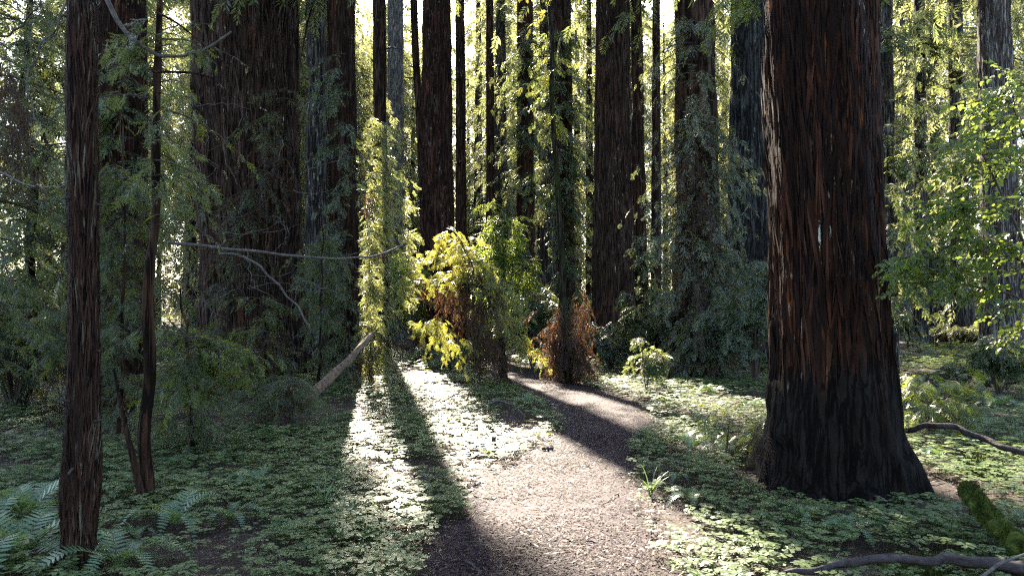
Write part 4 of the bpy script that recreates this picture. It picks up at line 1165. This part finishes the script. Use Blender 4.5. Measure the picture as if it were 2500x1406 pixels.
fern('large sword fern at the bottom corner left of the front trunk', 40, 1400, 12, .72)
fern('sword fern with long arching fronds behind the corner fern', 60, 1290, 11, .72)
fern('low fern in front of the front trunk foot, fronds pointing at the trail', 290, 1412, 9, .55)
fern('pale fern with single arching frond beside sorrel right of the thin sapling', 425, 1300, 8, .5)
fern('small fern growing against the forked foot of the thin sapling', 345, 1225, 5, .42)
fern('dim fern between front trunk and left picture edge', 190, 1180, 7, .5)
fern('sword fern in shade at the right trail edge by the black stick', 1690, 1105, 9, .6)
fern('low fern between the trail edge and the massive redwood', 1790, 1125, 8, .45)
fern('small bright fern in the sunny strip before the draped redwood', 1740, 975, 8, .5)
fern('small blue green fern in shade on the left bank of the trail', 1290, 995, 8, .5)
fern('fern tucked at the left flank of the massive redwood', 1850, 1010, 7, .5)
fern('fern in the open sorrel beyond the arching fallen branch', 2440, 1010, 8, .6)
fern('dark fern near the mossy hummock right of the massive redwood', 2330, 1090, 7, .45)

_src = fern('small sword fern half hidden in the shaded sorrel', 620, 1200, 7, .34, group='small ferns in the sorrel')
for px, py in ((560, 1290), (700, 1330), (860, 1290), (330, 1330), (1010, 960), (1650, 1180), (1960, 1290), (2080, 1330), (2290, 1130), (1600, 1000), (2420, 1060), (420, 1150), (800, 1180), (1700, 1240)):
    copy_tree(_src, on_ground(px, py), R.uniform(0, 6.28), R.uniform(.6, 1.1), _src['label'])

def grass_tuft(label, px, py, n, L):
    p = on_ground(px, py)
    mb = MB()
    for k in range(n):
        az = R.uniform(0, 6.28); l = L * R.uniform(.6, 1.2); lean = R.uniform(.35, 1.1)
        t = np.linspace(0, 1, 7)
        P = np.stack([np.cos(az) * lean * l * t ** 1.4, np.sin(az) * lean * l * t ** 1.4, l * (t - .55 * lean * t ** 3)], -1)
        w = .0045 * (1 - t ** 2)[:, None] + .0006
        s = np.array([-math.sin(az), math.cos(az), 0])
        V = np.concatenate([P - s * w, P + s * w])
        F = np.array([[i, i + 1, i + 8, i + 7] for i in range(6)])
        mb.add(V, [(F, 0)])
    o = mb.build('grass_tuft', [M['fern']])
    o.location = p
    tag(o, label, 'grass tuft')
grass_tuft('tuft of long pale grass blades at the right trail edge', 1588, 1215, 22, .36)
grass_tuft('thin grass tuft among shaded sorrel left of the trail', 790, 1255, 26, .34)

# ------------------------------------------------------------------ logs, sticks, stumps
def log(name, label, cat, pts, r0, r1, mat, sides=16, bump=.2, n=60, wig=.0, seed=1.):
    """pts: (x, y, distance) photo points with their distance, or world points"""
    Q = np.array([at(*p) if len(p) == 3 and p[0] > 20 else p for p in pts], float)
    V, F, T = rough_tube(Q, r0, r1, n, sides, bump, seed, wig=wig)
    c = Q[0].copy()
    root = thing(name, label, cat, c)
    ax_ = norm(Q[0] - Q[1])
    if mat != 'moss': V[:sides] += ax_ * (R.uniform(-1, 2.4, sides) ** 3 * r0 * .35)[:, None]; V[-2] -= ax_ * r0 * (1.2 if mat != 'moss' else -.4)
    mesh_obj('log_body' if 'log' in name else 'stick_body', V - c, [(F, 0), (T, 0)], M[mat], root, True)
    return root, c

def moss_on(root, c, P, r, n, name='moss'):
    """tufts of moss standing on the upper side"""
    t = R.random(n)
    Pc = curve_pts(P, 80)
    q = Pc[(t * 79).astype(int)]
    a = R.normal(0, .9, n)
    tg = norm(np.gradient(Pc, axis=0))[(t * 79).astype(int)]
    s = norm(np.cross(tg, Z3)); u = np.cross(s, tg)
    nr = s * np.sin(a)[:, None] + u * np.cos(a)[:, None]
    b = q + nr * r * .95
    L = R.uniform(.006, .02, n)[:, None]
    w = norm(np.cross(nr, R.normal(0, 1, (n, 3)))) * .004
    tip = b + nr * L + R.normal(0, .008, (n, 3)) - Z3 * .006
    V = np.stack([b - w, b + w, tip + w * .4, tip - w * .4], 1).reshape(-1, 3) - c
    mesh_obj(name, V, [(np.arange(4 * n).reshape(-1, 4), 0)], M['moss'], root)

P = [(905, 818, 12.6), (850, 880, 12.1), (770, 955, 11.4), (690, 1020, 10.8), (620, 1075, 10.2)]
r_, c_ = log('leaning_log', 'broken grey log leaning up from the sorrel, its lower end mossy', 'log', P, .05, .085, 'old_log', bump=.4, sides=20)
moss_on(r_, c_, [at(*q) for q in P[2:]], .09, 2200)
P = [(2362, 1195, 5.5), (2400, 1245, 5.2), (2450, 1300, 4.9), (2540, 1370, 4.5)]
r_, c_ = log('mossy_log', 'moss covered log end slanting out of the bottom right corner', 'log', P, .06, .075, 'moss', bump=.35, seed=4.)
moss_on(r_, c_, [at(*q) for q in P], .064, 9000)
g = on_ground(2480, 1120)
log('fallen_branch', 'dark crooked branch arching from the massive redwood to the right edge', 'branch',
    [(2225, 1045, 7.0), (2260, 1040, 6.9), (2320, 1040, 6.8), (2400, 1068, 6.6), (2460, 1095, 6.4), (2560, 1115, 6.2)], .030, .024, 'dark_wood', 10, .35, seed=2., wig=.04)
log('fallen_log', 'long dark fallen branch lying along the bottom right corner in sorrel', 'log',
    [(1925, 1404, 4.35), (2020, 1385, 4.40), (2150, 1362, 4.45), (2300, 1360, 4.4), (2420, 1370, 4.35), (2560, 1388, 4.3)], .016, .036, 'dark_wood', 12, .45, seed=6., wig=.05)
log('fallen_stick', 'thin pale stick crossing the dark fallen branch in the bottom corner', 'stick',
    [(2395, 1410, 4.15), (2440, 1375, 4.2), (2520, 1345, 4.3)], .010, .006, 'dead_wood', 8, .2, seed=7.)

def dead_branch(label, pts, r0, r1, subs, mat='dead_wood', name='dead_branch'):
    Q = np.array([at(*p) for p in pts]); c = Q[0].copy()
    root = thing(name, label, 'branch', c)
    V, F, T = rough_tube(Q, r0, r1, 60, 9, .15, r0 * 100, wig=.05)
    mesh_obj('limb', V - c, [(F, 0), (T, 0)], M[mat], root, True)
    for sp, s0 in subs:
        W = np.array([at(*p) for p in sp])
        V, F, T = rough_tube(W, s0, s0 * .3, 24, 6, .15, s0 * 300, wig=.05)
        mesh_obj('twig', V - c, [(F, 0), (T, 0)], M[mat], root, True)
    return root

dead_branch('long bare pale branch reaching level from the thin sapling towards the sunlit strip',
    [(405, 588, 7.6), (470, 600, 7.8), (590, 612, 8.2), (720, 624, 8.6), (830, 630, 9.0), (905, 626, 9.3), (985, 600, 9.6)], .019, .010,
    [([(600, 612, 8.2), (610, 660, 8.2), (625, 710, 8.2)], .006), ([(830, 630, 9.), (870, 650, 9.), (905, 700, 9.)], .005),
     ([(900, 626, 9.3), (930, 660, 9.3), (985, 690, 9.3)], .005), ([(850, 630, 9.), (900, 600, 9.1), (960, 570, 9.2)], .004), ([(540, 608, 8.), (500, 570, 8.), (440, 585, 8.)], .007)])
dead_branch('broken grey branch hanging down in front of the giant redwood',
    [(535, 618, 8.3), (600, 628, 8.3), (640, 655, 8.3), (690, 705, 8.4), (735, 760, 8.4), (757, 802, 8.4)], .016, .009,
    [([(640, 655, 8.3), (620, 640, 8.3), (598, 600, 8.3)], .005), ([(700, 715, 8.4), (730, 700, 8.4), (760, 705, 8.4)], .004)])
dead_branch('thin dark branch drooping across the upper corner left of the front trunk',
    [(-20, 105, 7.5), (40, 75, 7.5), (90, 25, 7.5), (110, -30, 7.5)], .012, .008, [([(60, 60, 7.5), (100, 130, 7.5), (70, 180, 7.5)], .006)], 'twig')
dead_branch('pale crooked twig hanging beside the front trunk with hooked tip',
    [(175, 0, 6.), (140, 60, 6.), (105, 110, 6.), (70, 175, 6.), (78, 280, 6.), (130, 320, 6.)], .010, .004, [([(105, 110, 6.), (140, 80, 6.), (165, 30, 6.)], .005)])
dead_branch('thin curved bare twig reaching into the front trunk at mid height',
    [(-10, 420, 5.5), (60, 448, 5.3), (110, 458, 5.), (162, 452, 4.7)], .006, .004, [])
# tangle of fine bare twigs on the giant trunk
for k in range(26):
    a, b_ = R.uniform(460, 760), R.uniform(260, 720)
    dd = R.uniform(10, 13.5); ln = R.uniform(60, 190); th = R.uniform(-.6, 2.6); cv = R.uniform(-.9, .9)
    pts = []
    for t in np.linspace(0, 1, 6):
        an = th + cv * t
        pts.append((a + ln * t * math.cos(an), b_ + ln * t * math.sin(an) * .8, dd))
    if k == 0: tang = thing('twig_tangle', 'tangle of fine bare twigs hanging before the giant redwood', 'twigs', at(620, 900, 12)); tc_ = np.array(tang.location)
    V, F, T = rough_tube(np.array([at(*p) for p in pts]), .006, .002, 20, 5, .1, k * 3.1, wig=.06)
    mesh_obj('twig', V - tc_, [(F, 0), (T, 0)], M['dead_wood'], tang, True)

def ground_stick(label, pts, r, mat='dark_wood', lift=.02, arch=0.):
    Q = np.array([on_ground(x, y, lift) for x, y in pts])
    t = np.linspace(0, 1, len(Q)); Q[:, 2] += arch * np.sin(np.pi * t)
    root = thing('fallen_stick', label, 'stick', Q[0])
    V, F, T = rough_tube(Q, r, r * .5, 30, 8, .2, r * 500 + pts[0][0] * .01, wig=.03)
    mesh_obj('stick_body', V - Q[0], [(F, 0), (T, 0)], M[mat], root, True)
ground_stick('curved dry stick lying in the sunny middle of the trail', [(1384, 1331), (1430, 1333), (1465, 1340), (1490, 1356)], .008, 'dark_wood', .035)
ground_stick('dark stick across the sunny sorrel near the bright strip', [(1018, 930), (1040, 945), (1062, 958)], .03, 'dark_wood', .12)
ground_stick('thin arched stick over the sorrel on the left bank', [(1075, 1005), (1130, 988), (1190, 990), (1232, 1003)], .016, 'dark_wood', .1, .15)
ground_stick('second arched stick nearer the trail on the left bank', [(1170, 1012), (1215, 1008), (1255, 1018), (1280, 1034)], .016, 'dead_wood', .08, .1)
ground_stick('short dark stick in the shade among the trail shadow edge', [(1002, 1002), (1020, 1010), (1032, 1020)], .02, 'dark_wood', .08)
ground_stick('dark piece of wood lying in shaded sorrel left of the trail', [(790, 1138), (820, 1134), (860, 1132)], .02, 'dark_wood', .08)
ground_stick('pale curved stick at the sunny edge of the trunk shadow', [(1010, 1182), (1030, 1180), (1048, 1192)], .016, 'dead_wood', .07)
ground_stick('short stick lying at the bottom of the trunk shadow', [(1140, 1385), (1160, 1398), (1175, 1412)], .010, 'dark_wood', .035)
ground_stick('thin twig lying across the trunk shadow on the trail', [(1115, 1322), (1160, 1325), (1200, 1320)], .007, 'dark_wood', .035)
ground_stick('thin pale twig at the left side of the sunny trail', [(1155, 1222), (1200, 1225), (1240, 1221)], .007, 'dark_wood', .035)
ground_stick('small twig at the right margin of the sunny trail', [(1690, 1384), (1720, 1378), (1740, 1370)], .008, 'dark_wood', .05)
ground_stick('pale dead branch lying low before the draped redwood', [(1790, 922), (1840, 918), (1868, 926)], .03, 'dead_wood', .15)

for k in range(34):
    px, py = R.uniform(150, 2450), R.uniform(1010, 1400)
    if abs(px - 1345) < 330 and py > 1100 and k % 3: continue
    a_, l_ = R.uniform(0, math.pi), R.uniform(25, 110)
    q = [(px + l_ * t * math.cos(a_), min(1420, py + l_ * t * math.sin(a_) * .3 + 6 * math.sin(3 * t))) for t in (0, .35, .7, 1.)]
    Q = np.array([on_ground(x_, y_, .05 if path_dist(*gnd(x_, y_)[:2]) > 0 else .035) for x_, y_ in q])
    V, F, T = rough_tube(Q, R.uniform(.004, .009), .003, 24, 6, .2, k * 2.3, wig=.04)
    o = mesh_obj('fallen_twig', V - Q[0], [(F, 0), (T, 0)], M['dark_wood'] if k % 3 else M['dead_wood'], None, True); o.location = Q[0]
    tag(o, 'thin fallen twig lying among the sorrel and needles', 'twig', 'fallen twigs on the forest floor')

def stump(label, px, py, h, r, lean=(0, 0), mat='dark_wood', name='stake_stump', cat='stump'):
    p = on_ground(px, py)
    n, s = 12, 14
    Q = np.array([[lean[0] * t, lean[1] * t, -.05 + (h + .05) * t] for t in np.linspace(0, 1, n)])
    V, F, T = rough_tube(Q, r * 1.2, r, n, s, .3, px * .1)
    b = (n - 1) * s
    V[b:b + s, 2] += R.uniform(-.25, .25, s) * r * 2
    root = thing(name, label, cat, p)
    mesh_obj('stump_body', V, [(F, 0), (T, 0)], M[mat], root, True)
stump('small dark stake standing in the bright sorrel left of the trail', 1206, 1108, .20, .025)
stump('stubby dark log end poking out at the left trail corner', 1330, 1102, .07, .06, (.05, -.05))
stump('thin black stick standing at the right trail edge before the fern', 1551, 1105, .17, .012)
stump('short reddish splinter standing in the sorrel by the low fern', 455, 1345, .11, .014, (.03, 0), 'old_log')
stump('leaning mossy stub beside the small sunlit sapling', 1622, 955, .5, .05, (.2, 0), 'bark_moss')

# brush pile at the right
pc = on_ground(2370, 965)
root = thing('brush_pile', 'dark pile of dead branches under the hazel beyond the massive redwood', 'brush pile', pc)
for k in range(34):
    a = R.uniform(0, math.pi); l = R.uniform(.5, 1.7); c = np.array([R.normal(0, .9), R.normal(0, .5), R.uniform(.05, .42)])
    d = np.array([math.cos(a), math.sin(a) * .6, R.uniform(-.25, .25)])
    Q = np.array([c - d * l / 2, c + np.array([0, 0, R.uniform(.0, .12)]), c + d * l / 2])
    V, F, T = rough_tube(Q, R.uniform(.015, .05), .008, 24, 8, .25, k * 1.7, wig=.12)
    mesh_obj('stick', V, [(F, 0), (T, 0)], M['dark_wood'] if k % 4 else M['dead_wood'], root, True)
# mossy hummock
def hummock(label, px, py, w, h):
    p = on_ground(px, py)
    V, F = grid(np.linspace(-1, 1, 30), np.linspace(-1, 1, 30), lambda a, b: 0 * a)
    rr = np.hypot(V[:, 0], V[:, 1])
    V[:, 2] = h * np.clip(1 - rr ** 2, -.3, 1) * (.7 + .6 * vn(V[:, 0] * 3 + px, V[:, 1] * 3, 2.)) - .02
    V[:, :2] *= w
    n = 1500; a = R.integers(0, len(V), n); b = V[a] + R.normal(0, .015, (n, 3))
    tip = b + np.array([0, 0, .035]) + R.normal(0, .015, (n, 3)); s = norm(R.normal(0, 1, (n, 3))) * .007
    W = np.stack([b - s, b + s, tip + s * .3, tip - s * .3], 1).reshape(-1, 3)
    o = mesh_obj('mossy_hummock', np.concatenate([V, W]), [(F, 0), (np.arange(4 * n).reshape(-1, 4) + len(V), 0)], M['moss'])
    o.location = p
    tag(o, label, 'moss mound')
hummock('bright green mossy hummock in the sorrel behind the mossy log', 2400, 1165, .28, .14)
hummock('low mossy mound in front of the fallen branch at the bottom edge', 2250, 1402, .25, .06)

# ------------------------------------------------------------------ light, sky, camera
w = bpy.data.worlds.new('World'); SC.world = w; w.use_nodes = True
nt = w.node_tree; nt.nodes.clear()
sky = nt.nodes.new('ShaderNodeTexSky'); sky.sky_type = 'NISHITA'; sky.sun_disc = False
sky.sun_elevation = EL; sky.sun_rotation = AZ; sky.air_density = 1.0; sky.dust_density = 1.5
bg = nt.nodes.new('ShaderNodeBackground'); bg.inputs['Strength'].default_value = .098
wo = nt.nodes.new('ShaderNodeOutputWorld')
nt.links.new(sky.outputs[0], bg.inputs[0]); nt.links.new(bg.outputs[0], wo.inputs[0])

sl = bpy.data.lights.new('sun', 'SUN'); sl.energy = 5.0; sl.angle = D2R(.53); sl.color = (1., .89, .72)
so = bpy.data.objects.new('sun', sl); COL.objects.link(so)
so.rotation_euler = Vector(SUN).to_track_quat('Z', 'Y').to_euler(); so.location = SUN * 60

cam = bpy.data.cameras.new('camera'); cam.sensor_width = 36; cam.lens = 36 * FPX / 2500; cam.clip_start = .05; cam.clip_end = 3000
co = bpy.data.objects.new('camera', cam); COL.objects.link(co)
co.location = (0, 0, EYE); co.rotation_euler = (math.pi / 2 + PITCH, 0, 0)
SC.camera = co

vs = SC.view_settings
vs.view_transform = 'Standard'; vs.look = 'None'; vs.exposure = 3.35; vs.gamma = 1; vs.use_curve_mapping = False
SC.render.engine = 'CYCLES'
cy = SC.cycles
cy.max_bounces = 6; cy.diffuse_bounces = 3; cy.glossy_bounces = 2; cy.transmission_bounces = 4; cy.transparent_max_bounces = 4
cy.volume_bounces = 0
cy.sample_clamp_indirect = 5.0
cy.caustics_reflective = False; cy.caustics_refractive = False
cy.use_denoising = False; cy.filter_width = 1.3; cy.use_adaptive_sampling = False
